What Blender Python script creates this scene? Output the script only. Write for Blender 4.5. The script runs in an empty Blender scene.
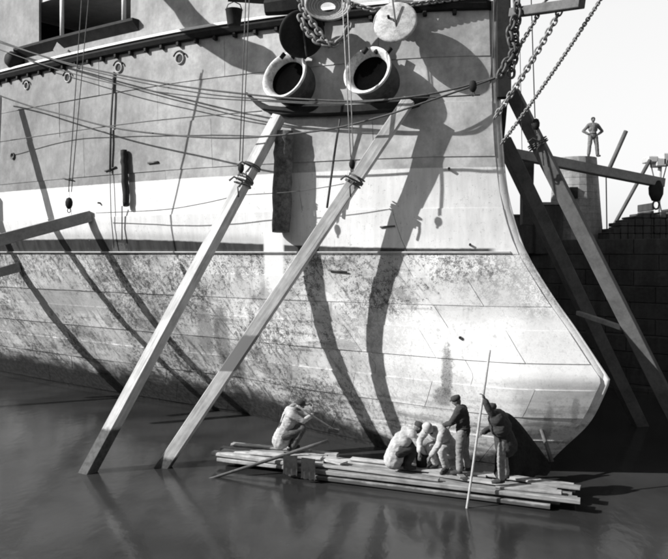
import bpy, bmesh, math, random
import numpy as np
from mathutils import Vector, Matrix, Quaternion
random.seed(7)
SC = bpy.context.scene
C = SC.collection
R = math.radians

# ---------------------------------------------------------------- camera, sky, sun, exposure
H = 5.2            # eye height above the water
F = 720.0          # focal length in pixels of a 668 px wide picture
cam_d = bpy.data.cameras.new('camera'); cam = bpy.data.objects.new('camera', cam_d); C.objects.link(cam)
cam.location = (0, 0, H); cam.rotation_euler = (R(90), 0, 0)
cam_d.sensor_width = 36.0; cam_d.lens = 36.0 * F / 668.0; cam_d.shift_y = -27.5 / 668.0
cam_d.clip_end = 4000; SC.camera = cam
SC.view_settings.view_transform = 'Standard'; SC.view_settings.look = 'None'
SC.view_settings.gamma = 1.0; SC.view_settings.use_curve_mapping = False
SC.view_settings.exposure = 0.46
SC.cycles.filter_width = 2.0

SUN_AZ, SUN_EL = 0.25, 0.548          # direction the light travels (from +X towards +Y), elevation
sd = Vector((math.cos(SUN_EL) * math.cos(SUN_AZ), math.cos(SUN_EL) * math.sin(SUN_AZ), -math.sin(SUN_EL)))
sun_d = bpy.data.lights.new('sun', 'SUN'); sun_d.energy = 5.0; sun_d.angle = R(0.5); sun_d.color = (1, 0.995, 0.985)
sun = bpy.data.objects.new('sun', sun_d); C.objects.link(sun)
sun.rotation_euler = (-sd).to_track_quat('Z', 'Y').to_euler()
world = bpy.data.worlds.new('World'); SC.world = world; world.use_nodes = True
wn = world.node_tree.nodes; wl = world.node_tree.links
sky = wn.new('ShaderNodeTexSky'); sky.sky_type = 'NISHITA'; sky.sun_disc = False
sky.sun_elevation = SUN_EL
# Blender: rotation 0 puts the sun at +Y, growing clockwise seen from above
sky.sun_rotation = math.atan2(-sd.x, -sd.y)
sky.air_density = 1.0; sky.dust_density = 4.0; sky.ozone_density = 1.0
bw = wn.new('ShaderNodeRGBToBW'); wl.new(sky.outputs[0], bw.inputs[0])
# bright smoky haze all round the horizon, thinning upwards
tcw = wn.new('ShaderNodeTexCoord'); sxw = wn.new('ShaderNodeSeparateXYZ'); wl.new(tcw.outputs['Generated'], sxw.inputs[0])
mrw = wn.new('ShaderNodeMapRange'); mrw.interpolation_type = 'SMOOTHSTEP'; wl.new(sxw.outputs[2], mrw.inputs['Value'])
for k_, v_ in (('From Min', .30), ('From Max', .44), ('To Min', 11.3), ('To Max', 0.0)): mrw.inputs[k_].default_value = v_
adw = wn.new('ShaderNodeMath'); adw.operation = 'ADD'; wl.new(bw.outputs[0], adw.inputs[0]); wl.new(mrw.outputs[0], adw.inputs[1])
wl.new(adw.outputs[0], wn['Background'].inputs[0]); wn['Background'].inputs[1].default_value = 0.05

# ---------------------------------------------------------------- small helpers
def W(px, py, Y):
    return Vector(((px - 334) / F * Y, Y, H - (py - 252) / F * Y))

def link(me_or_bm, name, mat=None, parent=None, smooth=False):
    if isinstance(me_or_bm, bmesh.types.BMesh):
        me = bpy.data.meshes.new(name); me_or_bm.to_mesh(me); me_or_bm.free()
    else:
        me = me_or_bm
    if mat is not None and len(me.materials) == 0: me.materials.append(mat)
    if smooth:
        for p in me.polygons: p.use_smooth = True
    o = bpy.data.objects.new(name, me); C.objects.link(o)
    if parent is not None: o.parent = parent
    return o

def tag(o, label=None, cat=None, group=None, kind=None):
    if label: o['label'] = label
    if cat: o['category'] = cat
    if group: o['group'] = group
    if kind: o['kind'] = kind
    return o

def empty(name, loc=(0, 0, 0), rz=0):
    o = bpy.data.objects.new(name, None); C.objects.link(o); o.location = loc; o.rotation_euler = (0, 0, rz)
    o.empty_display_size = 0.3
    return o

class G:
    """tiny shader-node builder"""
    def __init__(s, name):
        s.m = bpy.data.materials.new(name); s.m.use_nodes = True
        s.t = s.m.node_tree; s.n = s.t.nodes; s.b = s.n['Principled BSDF']
        s.geo = s.n.new('ShaderNodeNewGeometry')
        x = s.n.new('ShaderNodeSeparateXYZ'); s.t.links.new(s.geo.outputs['Position'], x.inputs[0])
        s.x, s.y, s.z = x.outputs
        s.P = s.geo.outputs['Position']
    def put(s, v, sock):
        if isinstance(v, (int, float)): sock.default_value = v
        elif isinstance(v, tuple): sock.default_value = v
        else: s.t.links.new(v, sock)
    def ma(s, op, a, b=0.0, c=0.0, clamp=False):
        n = s.n.new('ShaderNodeMath'); n.operation = op; n.use_clamp = clamp
        s.put(a, n.inputs[0]); s.put(b, n.inputs[1])
        if op in ('MULTIPLY_ADD',): s.put(c, n.inputs[2])
        return n.outputs[0]
    def add(s, a, b): return s.ma('ADD', a, b)
    def sub(s, a, b): return s.ma('SUBTRACT', a, b)
    def mul(s, a, b): return s.ma('MULTIPLY', a, b)
    def mx(s, a, b): return s.ma('MAXIMUM', a, b)
    def mn(s, a, b): return s.ma('MINIMUM', a, b)
    def step(s, v, lo, hi, a=0.0, b=1.0):
        n = s.n.new('ShaderNodeMapRange'); n.interpolation_type = 'SMOOTHSTEP'; n.clamp = True
        s.put(v, n.inputs['Value']); s.put(lo, n.inputs['From Min']); s.put(hi, n.inputs['From Max'])
        s.put(a, n.inputs['To Min']); s.put(b, n.inputs['To Max']); return n.outputs[0]
    def mix(s, f, a, b):           # floats
        n = s.n.new('ShaderNodeMix'); n.data_type = 'FLOAT'; s.put(f, n.inputs[0]); s.put(a, n.inputs[2]); s.put(b, n.inputs[3])
        return n.outputs[0]
    def vec(s, x, y, z):
        n = s.n.new('ShaderNodeCombineXYZ'); s.put(x, n.inputs[0]); s.put(y, n.inputs[1]); s.put(z, n.inputs[2]); return n.outputs[0]
    def scale(s, sx, sy, sz, v=None, rot=(0, 0, 0)):
        n = s.n.new('ShaderNodeMapping'); s.put(v if v is not None else s.P, n.inputs[0])
        n.inputs['Scale'].default_value = (sx, sy, sz); n.inputs['Rotation'].default_value = rot; return n.outputs[0]
    def noise(s, v, scale=1.0, detail=4.0, rough=0.55, dist=0.0):
        n = s.n.new('ShaderNodeTexNoise'); s.put(v, n.inputs['Vector']); n.inputs['Scale'].default_value = scale
        n.inputs['Detail'].default_value = detail; n.inputs['Roughness'].default_value = rough
        n.inputs['Distortion'].default_value = dist; return n.outputs[0]
    def blob(s, c, r, soft=0.6, nz=None, amp=0.5):
        """1 inside an uneven ellipsoid patch at c with radii r (a stain of its own shape)"""
        dx = s.ma('DIVIDE', s.sub(s.x, c[0]), r[0]); dz = s.ma('DIVIDE', s.sub(s.z, c[1]), r[1])
        d = s.add(s.mul(dx, dx), s.mul(dz, dz))
        if nz is not None: d = s.add(d, s.mul(s.sub(nz, 0.5), amp * 4))
        return s.step(d, 1.0, 1.0 - soft, 0, 1)
    def grey(s, v):
        n = s.n.new('ShaderNodeCombineColor'); 
        for i in range(3): s.put(v, n.inputs[i])
        return n.outputs[0]
    def out(s, v, rough=0.6, bump=None, bs=0.3, bd=0.02, spec=0.4):
        s.put(s.grey(v), s.b.inputs['Base Color']); s.put(rough, s.b.inputs['Roughness'])
        s.b.inputs['Specular IOR Level'].default_value = spec
        if bump is not None:
            n = s.n.new('ShaderNodeBump'); n.inputs['Strength'].default_value = bs; n.inputs['Distance'].default_value = bd
            s.put(bump, n.inputs['Height']); s.t.links.new(n.outputs[0], s.b.inputs['Normal'])
        return s.m

def simple(name, v, var=0.3, sc=4.0, rough=0.65, bs=0.3, bd=0.02, stretch=(1, 1, 1), local=False, spec=0.3):
    g = G(name)
    src = g.P
    if local:
        tc = g.n.new('ShaderNodeTexCoord'); src = tc.outputs['Object']
    vv = g.scale(*stretch, v=src)
    a = g.noise(vv, sc, 6, 0.65); b = g.noise(vv, sc * 6, 4, 0.7)
    k = g.add(g.mul(a, 0.65), g.mul(b, 0.35))
    val = g.step(k, 0.3, 0.7, v * (1 - var), v * (1 + var))
    return g.out(val, rough, k, bs, bd, spec)

# ---------------------------------------------------------------- the hull's form
U = Vector((-.766, .643, 0)); NN = Vector((-.643, -.766, 0)); O = Vector((4.05, 17.9, 0))
def pchip(xs, ys):
    xs = np.array(xs, float); ys = np.array(ys, float); h = np.diff(xs); dl = np.diff(ys) / h
    m = np.zeros(len(xs)); m[0] = dl[0]; m[-1] = dl[-1]
    for i in range(1, len(xs) - 1):
        if dl[i-1] * dl[i] > 0:
            w1 = 2*h[i]+h[i-1]; w2 = h[i]+2*h[i-1]; m[i] = (w1+w2)/(w1/dl[i-1]+w2/dl[i])
    xs_, ys_, m_ = xs.tolist(), ys.tolist(), m.tolist()
    import bisect
    def f(x):
        if x <= xs_[0]: return ys_[0]
        if x >= xs_[-1]: return ys_[-1]
        i = bisect.bisect_right(xs_, x) - 1; hh = xs_[i+1]-xs_[i]; t = (x-xs_[i])/hh
        return ((2*t**3-3*t*t+1)*ys_[i] + (t**3-2*t*t+t)*hh*m_[i] + (-2*t**3+3*t*t)*ys_[i+1] + (t**3-t*t)*hh*m_[i+1])
    return f
_st_lo = pchip([-3, -1.5, 0, .56, 1.37, 2.0, 2.33], [-1.2, -.3, 1.13, 1.62, 2.33, 2.63, 2.76])
_st_hi = pchip([2.33, 2.75, 3.4, 4.3, 5.5, 7, 8.7, 11.2, 14.5], [2.76, 2.46, 2.0, 1.327, .615, .22, .085, 0, -.05])
def stem_t(z): return _st_lo(z) if z < 2.33 else _st_hi(z)
_st_soft = pchip([-3, -1.5, 0, 1.4, 2.33, 3.4, 4.3, 5.5, 7, 8.7, 11.2, 14.5], [-.6, .5, 1.45, 2.0, 2.1, 1.78, 1.28, .68, .24, .085, 0, -.05])
half_u = pchip([0, .5, 1.3, 2.8, 4.5, 8.4, 16, 24, 40, 55, 66, 72], [0.05, .42, .95, 1.65, 2.27, 3.35, 4.35, 4.9, 5.3, 4.6, 2.6, .3])
K0, KP, ZT, S0 = 3.1, 1.36, 6.3, -1.0
def half(q, z):
    s = q - stem_t(z)
    b = min(max((s + .8) / 4.0, 0), 1); b = b * b * (3 - 2 * b)
    n = half_u(max(0, q + b * (_st_soft(z) - stem_t(z))))
    k = K0 * min(max((s - S0) / 9, 0), 1) * min(1, q / 1.2)
    return max(0.03, n - k * max(0, (ZT - z) / ZT) ** KP)
def HP(q, z, off=0.0, side=1):
    """point of the hull skin q metres aft of the stem edge at height z"""
    s = q - stem_t(z)
    n = half(q, z) + off
    return O + U * s + NN * (n * side) + Vector((0, 0, z))
def qz(px, py, off=0.0):
    """where the hull skin is met by the line of sight through a spot of the picture"""
    d = W(px, py, 1.0) - Vector((0, 0, H)); lo = 12.0
    def inside(Y):
        P = Vector((0, 0, H)) + d * Y; r = P - O; s = r.dot(U); q = s + stem_t(P.z)
        return q > 0 and r.dot(NN) < half(q, P.z) + off
    Y = 15.0
    while not inside(Y) and Y < 60: Y += 0.1
    a, b = Y - 0.1, Y
    for _ in range(20):
        m = (a + b) / 2
        if inside(m): b = m
        else: a = m
    P = Vector((0, 0, H)) + d * b; s = (P - O).dot(U)
    return s + stem_t(P.z), P.z, P
def HN(q, z):
    a = HP(q + .1, z) - HP(max(q - .1, 0), z); b = HP(q, z + .1) - HP(q, z - .1)
    return b.cross(a).normalized() if b.cross(a).dot(NN) > 0 else a.cross(b).normalized()

# ---------------------------------------------------------------- materials
def hull_material():
    g = G('hull_paint')
    nz = g.noise(g.P, 1.3, 5, .6); fine = g.noise(g.P, 9, 5, .7); vfine = g.noise(g.P, 38, 3, .7)
    streak = g.noise(g.scale(2.6, 2.6, .22), 1.6, 6, .65)         # runs down the plates
    hz = g.noise(g.scale(.5, .5, 5.0), 1.2, 5, .6)                  # along the plates
    diag = g.noise(g.scale(1, 1, 1, g.vec(g.mul(g.add(g.x, g.mul(g.z, .75)), 3.2), 0.0, g.mul(g.sub(g.z, g.mul(g.x, .5)), .55))), 1.5, 6, .7)
    # upper grey paint, paler towards the bow
    gv = g.step(g.add(g.x, g.mul(g.sub(nz, .5), 3)), -9.0, 2.0, .22, .52)
    gv = g.mul(gv, g.step(streak, .25, .75, .90, 1.06)); gv = g.mul(gv, g.step(g.noise(g.P, 2.2, 6, .7), .35, .68, .84, 1.10)); gv = g.mul(gv, g.step(g.noise(g.scale(.7, .7, .55), 1.0, 6, .7), .35, .65, .72, 1.12)); gv = g.mul(gv, g.step(fine, .3, .7, .92, 1.06))
    scratch = g.noise(g.scale(7, 7, .7), 2.2, 5, .75)
    white = g.mul(g.mul(g.step(nz, .3, .7, .70, .80), g.step(streak, .3, .65, 1.02, .86)), g.step(scratch, .60, .72, 1.0, .72))
    white = g.mul(white, g.step(g.add(g.mul(fine, .5), g.mul(vfine, .5)), .57, .63, 1.0, .6))
    up = g.step(g.add(g.z, g.mul(g.sub(fine, .5), .03)), 7.28, 7.31)
    col = g.mix(up, white, gv)
    # fouled lower hull
    dens = g.step(g.noise(g.P, .55, 3, .6), .35, .62, 0, 1)
    oi = g.n.new('ShaderNodeObjectInfo'); pv = g.step(oi.outputs['Random'], 0, 1, .90, 1.06)
    gv = g.mul(gv, pv)
    pits = g.step(g.add(g.add(g.mul(fine, .5), g.mul(vfine, .5)), g.mul(dens, .085)), .55, .61, 1.0, .25)
    low = g.mul(g.mul(g.step(nz, .3, .7, .50, .76), g.step(g.noise(g.P, .45, 4, .6), .35, .65, .78, 1.08)), pits)
    low = g.mul(low, g.step(diag, .52, .66, 1.0, .38))
    low = g.mul(g.mul(low, pv), g.step(streak, .50, .72, 1.0, .48))
    pat = g.noise(g.scale(.9, .9, 1.3), 1.1, 8, .72); low = g.mul(low, g.step(pat, .56, .60, 1.0, .62)); low = g.mix(g.mul(g.step(pat, .40, .37), .6), low, .74)
    drp = g.noise(g.scale(4.5, 4.5, .35), 1.0, 6, .7); low = g.mul(low, g.step(drp, .60, .68, 1.0, .55))
    low = g.mul(low, g.step(hz, .56, .68, 1.0, .62))
    # paler, newly scrubbed area by the stem
    scr = g.mul(g.step(g.add(g.x, g.mul(g.sub(nz, .5), 2.5)), -.6, 2.2), g.step(g.add(g.z, g.mul(g.sub(nz, .5), .8)), 3.9, 3.5))
    low = g.mix(g.mul(scr, .66), low, g.mul(g.step(fine, .36, .46, .5, .80), g.step(vfine, .3, .45, .75, 1.0)))
    scr2 = g.step(g.add(g.x, g.mul(g.sub(nz, .5), 3)), 3.2, 4.4)
    low = g.mix(g.mul(scr2, .42), low, .78)
    sc2 = g.noise(g.scale(8, 8, 1.1), 2.0, 6, .8); low = g.mul(low, g.step(sc2, .58, .70, 1.0, .55))
    sc3 = g.noise(g.scale(1.2, 1.2, 9), 1.8, 6, .8); low = g.mul(low, g.step(sc3, .60, .70, 1.0, .62))
    smg = g.mul(g.step(g.add(g.z, g.mul(g.sub(nz, .5), 1.6)), 2.3, .9), g.step(g.add(g.mul(hz, .6), g.mul(fine, .4)), .46, .60))
    low = g.mul(low, g.sub(1.0, g.mul(smg, .55)))
    isl = g.step(g.add(g.z, g.mul(g.sub(fine, .5), .05)), 5.19, 5.17)
    col = g.mix(isl, col, low)
    # a pale line below the stripe
    # dark stripe: tall at the left, a thin line towards the stem
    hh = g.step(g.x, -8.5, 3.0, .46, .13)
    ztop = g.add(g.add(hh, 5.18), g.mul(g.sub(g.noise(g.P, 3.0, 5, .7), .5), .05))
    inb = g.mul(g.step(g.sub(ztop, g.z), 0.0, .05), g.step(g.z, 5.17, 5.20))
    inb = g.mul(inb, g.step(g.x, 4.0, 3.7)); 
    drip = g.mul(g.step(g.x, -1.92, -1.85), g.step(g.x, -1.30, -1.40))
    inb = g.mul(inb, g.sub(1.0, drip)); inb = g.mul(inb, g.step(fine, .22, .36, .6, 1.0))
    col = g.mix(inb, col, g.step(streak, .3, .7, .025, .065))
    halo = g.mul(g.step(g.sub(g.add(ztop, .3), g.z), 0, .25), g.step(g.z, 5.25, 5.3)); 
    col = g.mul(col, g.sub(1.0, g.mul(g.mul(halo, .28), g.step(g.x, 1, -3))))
    # whitewash run below the hanging log
    run = g.mul(drip, g.mul(g.step(g.z, 3.3, 4.3), g.step(g.z, 5.9, 5.7)))
    col = g.mix(g.mul(run, .9), col, .78)
    # single stains
    for (px, py, rx, rz, v, am) in ((447, 372, .15, .75, .04, .5), (443, 396, .26, .3, .06, .6), (222, 335, .30, 1.15, .09, .8), (238, 362, .28, .7, .08, .8),
                                (205, 330, .3, .9, .2, .9), (120, 250, .35, .30, .12, .8), (127, 262, .22, .35, .1, .8), (265, 300, .25, .6, .28, .9), (340, 345, .5, .18, .25, .9),
                                (470, 300, 1.3, .75, .48, .5), (60, 300, 2.6, .55, .36, .6), (548, 425, .12, .6, .25, .9), (575, 410, .1, .4, .3, .9)):
        q, z, P = qz(px, py)
        col = g.mix(g.mul(g.blob((P.x, P.z), (rx, rz), .7, fine, am), g.step(vfine, .3, .55, 1.0, .55)), col, v)
    # waterline weed, raised and blackened at left to paint the underside's shade
    weed_shade = g.step(g.add(g.z, g.mul(g.sub(nz, .5), 1.1)), g.step(g.x, -4, 3, 1.45, .55), g.step(g.x, -4, 3, .75, .2))
    col = g.mix(weed_shade, col, g.step(fine, .3, .7, .012, .05))
    return g.out(col, .62, g.add(g.mul(fine, .6), g.mul(nz, 1.0)), .25, .02, .3)
M_hull = hull_material()
M_dark = simple('black_paint', .015, .4, 3, .6, spec=.15)
M_white = simple('white_paint', .72, .12, 3, .55)
M_grey = simple('grey_paint', .42, .2, 3, .55)
M_timber = simple('sawn_timber', .50, .25, 2.0, .75, .4, .01, (1, 1, 1), True)
M_timber_d = simple('dark_timber', .10, .35, 2.0, .8, .4, .01, (1, 1, 1), True)
M_timber_m = simple('weathered_timber', .28, .3, 2.0, .8, .4, .01, (1, 1, 1), True)
M_throat_shade = simple('throat_shade', .004, .3, 3, .95, spec=0.0)  # black standing in for the shade deep in the hawse pipes
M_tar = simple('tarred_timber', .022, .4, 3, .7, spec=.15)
M_iron = simple('iron', .09, .4, 8, .5)
M_chain = simple('galvanised_chain', .22, .35, 12, .5)
M_rope = simple('hemp_rope', .10, .3, 20, .9)
M_ropel = simple('pale_rope', .35, .3, 20, .9)
M_glass = simple('dark_glass', .02, .2, 2, .15)
M_skin = simple('skin', .12, .15, 12, .6)
M_cloth_w = simple('white_cotton', .40, .40, 5, .9)
M_cloth_l = simple('pale_cotton', .20, .45, 5, .9)
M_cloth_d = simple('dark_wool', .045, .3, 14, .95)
M_cloth_haze = simple('hazed_cotton', .16, .3, 14, .95)  # tower man's cloth, lightened to put distance haze into its colour
M_cloth_m = simple('grey_wool', .09, .4, 14, .95)
M_hair = simple('dark_hair', .02, .3, 30, .7)
M_straw = simple('straw', .45, .2, 30, .85)

def pole_material():
    g = G('wet_foot_timber')      # shore timber, weed-covered where the tide has stood
    tc = g.n.new('ShaderNodeTexCoord')
    v = g.scale(.8, 9, 9, tc.outputs['Object']); a = g.noise(v, 1.5, 6, .65); f = g.noise(g.P, 10, 4, .6)
    val = g.step(a, .3, .7, .42, .64)
    ck = g.noise(g.scale(.5, 30, 30, tc.outputs['Object']), 1.0, 3, .6); val = g.mul(val, g.step(ck, .62, .68, 1.0, .5))
    dirt = g.noise(g.P, 1.6, 5, .65); val = g.mul(val, g.step(dirt, .35, .65, .76, 1.05))
    wet = g.step(g.add(g.z, g.mul(g.sub(f, .5), .15)), 1.06, .94)
    val = g.mix(wet, val, g.step(f, .3, .7, .05, .10))
    return g.out(val, .75, a, .35, .01, .3)
M_shore = pole_material()
def pole_material2():
    g = G('wet_foot_timber_low')
    tc = g.n.new('ShaderNodeTexCoord')
    v = g.scale(.8, 9, 9, tc.outputs['Object']); a = g.noise(v, 1.5, 6, .65); f = g.noise(g.P, 10, 4, .6)
    val = g.step(a, .3, .7, .34, .56)
    ck = g.noise(g.scale(.5, 30, 30, tc.outputs['Object']), 1.0, 3, .6); val = g.mul(val, g.step(ck, .62, .68, 1.0, .5))
    dirt = g.noise(g.P, 1.6, 5, .65); val = g.mul(val, g.step(dirt, .35, .65, .76, 1.05))
    wet = g.step(g.add(g.z, g.mul(g.sub(f, .5), .1)), .30, .18)
    band = g.mul(g.step(g.z, 2.3, 2.34), g.step(g.add(g.z, g.mul(g.sub(f, .5), .1)), 3.22, 3.14))
    val = g.mix(band, val, .17)
    val = g.mix(wet, val, g.step(f, .3, .7, .05, .10))
    return g.out(val, .75, a, .35, .01, .3)
M_shore2 = pole_material2()

def wood_material():
    g = G('raft_wood')
    oi = g.n.new('ShaderNodeObjectInfo')
    tc = g.n.new('ShaderNodeTexCoord')
    v = g.scale(1.2, 14, 14, tc.outputs['Object']); a = g.noise(v, 1.4, 6, .7)
    k = g.noise(g.P, 3, 4, .6)
    val = g.mul(g.step(a, .3, .7, .24, .52), g.step(oi.outputs['Random'], 0, 1, .6, 1.15))
    val = g.mul(val, g.step(k, .35, .6, .7, 1.05))
    wet = g.step(g.add(g.z, g.mul(g.sub(k, .5), .12)), .15, .08)
    val = g.mix(wet, val, .07)
    return g.out(val, .8, a, .4, .01, .25)
M_raft = wood_material()

def stone_material(name, v):
    g = G(name); a = g.noise(g.P, .9, 6, .65); b = g.noise(g.P, 8, 5, .7)
    s = g.noise(g.scale(1.5, 1.5, .12), 1.5, 4, .6)
    val = g.mul(g.step(g.add(g.mul(a, .6), g.mul(b, .4)), .3, .7, v * .65, v * 1.35), g.step(s, .35, .7, .7, 1.1))
    oi = g.n.new('ShaderNodeObjectInfo'); val = g.mul(val, g.step(oi.outputs['Random'], 0, 1, .94, 1.06))
    return g.out(val, .85, g.add(a, b), .4, .03, .2)
M_stone = stone_material('dock_stone', .065)
M_brick = stone_material('hazed_brick', .27)  # tower brick lightened, haze put into the base colour
M_quay = stone_material('quay_ground', .10)

# ---------------------------------------------------------------- water, ground, dock
def water():
    g = G('dock_water')
    w = g.noise(g.scale(1, .55, 1), 1.1, 3, .5); w2 = g.noise(g.scale(1, .6, 1), 5.0, 3, .5)
    d = g.noise(g.P, .18, 4, .6)
    col = g.step(d, .35, .65, .020, .050)
    m = g.out(col, .14, g.add(g.mul(w, 1.0), g.mul(w2, .30)), .40, .035, .5)
    g.b.inputs['IOR'].default_value = 1.33
    return m
bm = bmesh.new()
for x, y in ((-400, -60), (400, -60), (400, 700), (-400, 700)): bm.verts.new((x, y, 0))
bm.faces.new(bm.verts[:]); tag(link(bm, 'water', water()), kind='structure')
bm = bmesh.new()
for x, y in ((-3000, -3000), (3000, -3000), (3000, 3000), (-3000, 3000)): bm.verts.new((x, y, -7))
bm.faces.new(bm.verts[:]); tag(link(bm, 'dock_floor', M_stone), kind='structure')

def box_bm(bm, c, hx, hy, hz, X=Vector((1, 0, 0)), Y=Vector((0, 1, 0)), Z=Vector((0, 0, 1)), bev=0.0):
    c = Vector(c); vs = []
    for sx, sy, sz in ((-1,-1,-1),(1,-1,-1),(1,1,-1),(-1,1,-1),(-1,-1,1),(1,-1,1),(1,1,1),(-1,1,1)):
        vs.append(bm.verts.new(c + X*hx*sx + Y*hy*sy + Z*hz*sz))
    fs = []
    for f in ((0,3,2,1),(4,5,6,7),(0,1,5,4),(1,2,6,5),(2,3,7,6),(3,0,4,7)): fs.append(bm.faces.new([vs[i] for i in f]))
    if bev:
        es = list({e for f in fs for e in f.edges})
        bmesh.ops.bevel(bm, geom=es, offset=bev, segments=1, affect='EDGES')
    return vs

def beam(name, a, b, w, h, mat, parent=None, roll=0.0, bev=.015, up=Vector((0, 0, 1)), local=True, wob=0.0, turn=None):
    """squared timber from a to b; object origin at a, local X along it"""
    a = Vector(a); b = Vector(b); d = b - a; L = d.length; d.normalize()
    y = up.cross(d)
    if y.length < 1e-3: y = Vector((0, 1, 0)).cross(d)
    y.normalize(); z = d.cross(y)
    q = Quaternion(d, roll); y = q @ y; z = q @ z
    if turn is not None:      # one face turned this far round from the quay towards the left
        v = (Vector((0, 0, H)) - (a + b) / 2); v = (v - d * v.dot(d)).normalized(); s_ = d.cross(v)
        if s_.x > 0: s_ = -s_
        y = v * math.cos(turn) + s_ * math.sin(turn); z = d.cross(y)
    bm = bmesh.new(); n = max(2, int(L / .8))
    rings = []
    rnd = random.Random(int(a.x * 100) + int(b.z * 10))
    for i in range(n + 1):
        t = i / n * L; j1 = rnd.uniform(-wob, wob); j2 = rnd.uniform(-wob, wob)
        hw, hh = w / 2 - (bev * .3 if i in (0, n) else 0), h / 2 - (bev * .3 if i in (0, n) else 0)
        rings.append([bm.verts.new((t, yy + j1, zz + j2)) for yy, zz in ((-hw+bev, -hh), (hw-bev, -hh), (hw, -hh+bev), (hw, hh-bev), (hw-bev, hh), (-hw+bev, hh), (-hw, hh-bev), (-hw, -hh+bev))])
    for i in range(n):
        for k in range(8):
            bm.faces.new((rings[i][k], rings[i][(k+1) % 8], rings[i+1][(k+1) % 8], rings[i+1][k]))
    bm.faces.new(rings[0][::-1]); bm.faces.new(rings[-1])
    o = link(bm, name, mat, parent)
    M = Matrix((d, y, z)).transposed().to_4x4(); M.translation = a
    if parent is not None: M = parent.matrix_world.inverted() @ M
    o.matrix_basis = M
    return o

def tube_bm(bm, pts, r, seg=8, caps=True):
    pts = [Vector(p) for p in pts]; n = len(pts); rr = r if isinstance(r, (list, tuple)) else [r] * n
    prev = None; rings = []
    for i, p in enumerate(pts):
        t = (pts[min(i+1, n-1)] - pts[max(i-1, 0)])
        if t.length < 1e-6: t = Vector((0, 0, 1))
        t.normalize()
        if prev is None:
            x = t.orthogonal().normalized()
        else:
            x = prev - t * prev.dot(t); x.normalize()
        prev = x; y = t.cross(x)
        rings.append([bm.verts.new(p + (x * math.cos(2*math.pi*k/seg) + y * math.sin(2*math.pi*k/seg)) * rr[i]) for k in range(seg)])
    for i in range(n - 1):
        for k in range(seg): bm.faces.new((rings[i][k], rings[i][(k+1) % seg], rings[i+1][(k+1) % seg], rings[i+1][k]))
    if caps: bm.faces.new(rings[0][::-1]); bm.faces.new(rings[-1])
def tube(name, pts, r, mat, parent=None, seg=8):
    bm = bmesh.new(); tube_bm(bm, pts, r, seg); return link(bm, name, mat, parent, True)

def lathe_bm(bm, c, axis, prof, seg=32, close=False):
    c = Vector(c); axis = Vector(axis).normalized(); x = axis.orthogonal().normalized(); y = axis.cross(x); rings = []
    for (r, t) in prof:
        if r < 1e-5: rings.append([bm.verts.new(c + axis * t)])
        else: rings.append([bm.verts.new(c + axis * t + (x*math.cos(2*math.pi*k/seg) + y*math.sin(2*math.pi*k/seg)) * r) for k in range(seg)])
    for i in range(len(rings) - 1):
        a, b = rings[i], rings[i+1]
        for k in range(seg):
            k2 = (k + 1) % seg
            if len(a) == 1 and len(b) == 1: continue
            if len(a) == 1: bm.faces.new((a[0], b[k], b[k2]))
            elif len(b) == 1: bm.faces.new((a[k], a[k2], b[0]))
            else: bm.faces.new((a[k], a[k2], b[k2], b[k]))
    bmesh.ops.recalc_face_normals(bm, faces=bm.faces[:])
def lathe(name, c, axis, prof, mat, parent=None, seg=32):
    bm = bmesh.new(); lathe_bm(bm, c, axis, prof, seg); o = link(bm, name, mat, parent, True); return o

# far dock wall: stone altars (steps) with recessed joints, along the ship's line
def dock_wall(name, c0, inward, top, label, steps, t0, t1, blocks):
    w = empty(name, c0); tag(w, label, 'dock wall')
    z = top; off = 0.0; k = 0
    core = bmesh.new()
    def Pp(t, o, zz): return c0 + U * t - inward * o * -1 + Vector((0, 0, zz))
    for (hh, run) in steps:
        # core step behind the blocks
        box_bm(core, Pp((t0+t1)/2, off - 6.0 - .06, z - hh/2), (t1-t0)/2, 6.0, hh/2 - .004, U, inward)
        if blocks and z > -.3:
            L = 1.9; t = t0 + (k % 2) * L/2
            me = None
            while t < t1:
                if blocks[0] < t < blocks[1]:
                    if me is None:
                        b = bmesh.new(); box_bm(b, (0, 0, 0), L/2 - .008, .25, hh/2 - .008, bev=.02)
                        me = bpy.data.meshes.new('stone'); b.to_mesh(me); b.free(); me.materials.append(M_stone)
                    o = bpy.data.objects.new('stone_block', me); C.objects.link(o); o.parent = w
                    o.location = Pp(t + L/2, off - .25 + random.uniform(-.015, .015), z - hh/2) - c0
                    o.rotation_euler = (0, 0, math.atan2(U.y, U.x))
                t += L
        z -= hh; off += run; k += 1
    o = link(core, 'wall_core', M_stone, w); o.location = -c0
    return w
FAR = O - NN * 13.0; NEAR = O + NN * 15.6
steps = [(.62, .0), (.62, .0), (.62, .45), (.62, 0), (.62, .0), (.62, .45), (.62, 0), (.62, 0), (.62, .45), (.7, 0), (.7, .4), (1.5, .3), (5.2, 0)]
far = dock_wall('dock_wall', FAR, NN, 5.72, 'dark stepped stone dock wall across the water behind the bow', steps, -60, 90, (-8, 14))
near = dock_wall('dock_wall', NEAR, -NN, 3.6, 'low stone dock wall nearest to the camera, just outside the frame', [(.6, 0)]*6 + [(7, 0)], -40, 60, None)
def quad(name, pts, mat):
    bm = bmesh.new(); bm.faces.new([bm.verts.new(p) for p in pts]); return tag(link(bm, name, mat), kind='structure')
a = FAR - NN * 5.0
quad('quay_ground', [a + U*-2000 + Vector((0,0,5.2)), a + U*2000 + Vector((0,0,5.2)), a + U*2000 - NN*2500 + Vector((0,0,5.2)), a + U*-2000 - NN*2500 + Vector((0,0,5.2))], M_quay)
a = NEAR + NN * 5
quad('near_quay_ground', [a + U*-800 + Vector((0,0,3.55)), a + U*800 + Vector((0,0,3.55)), a + U*800 + NN*1500 + Vector((0,0,3.55)), a + U*-800 + NN*1500 + Vector((0,0,3.55))], M_quay)

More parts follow.
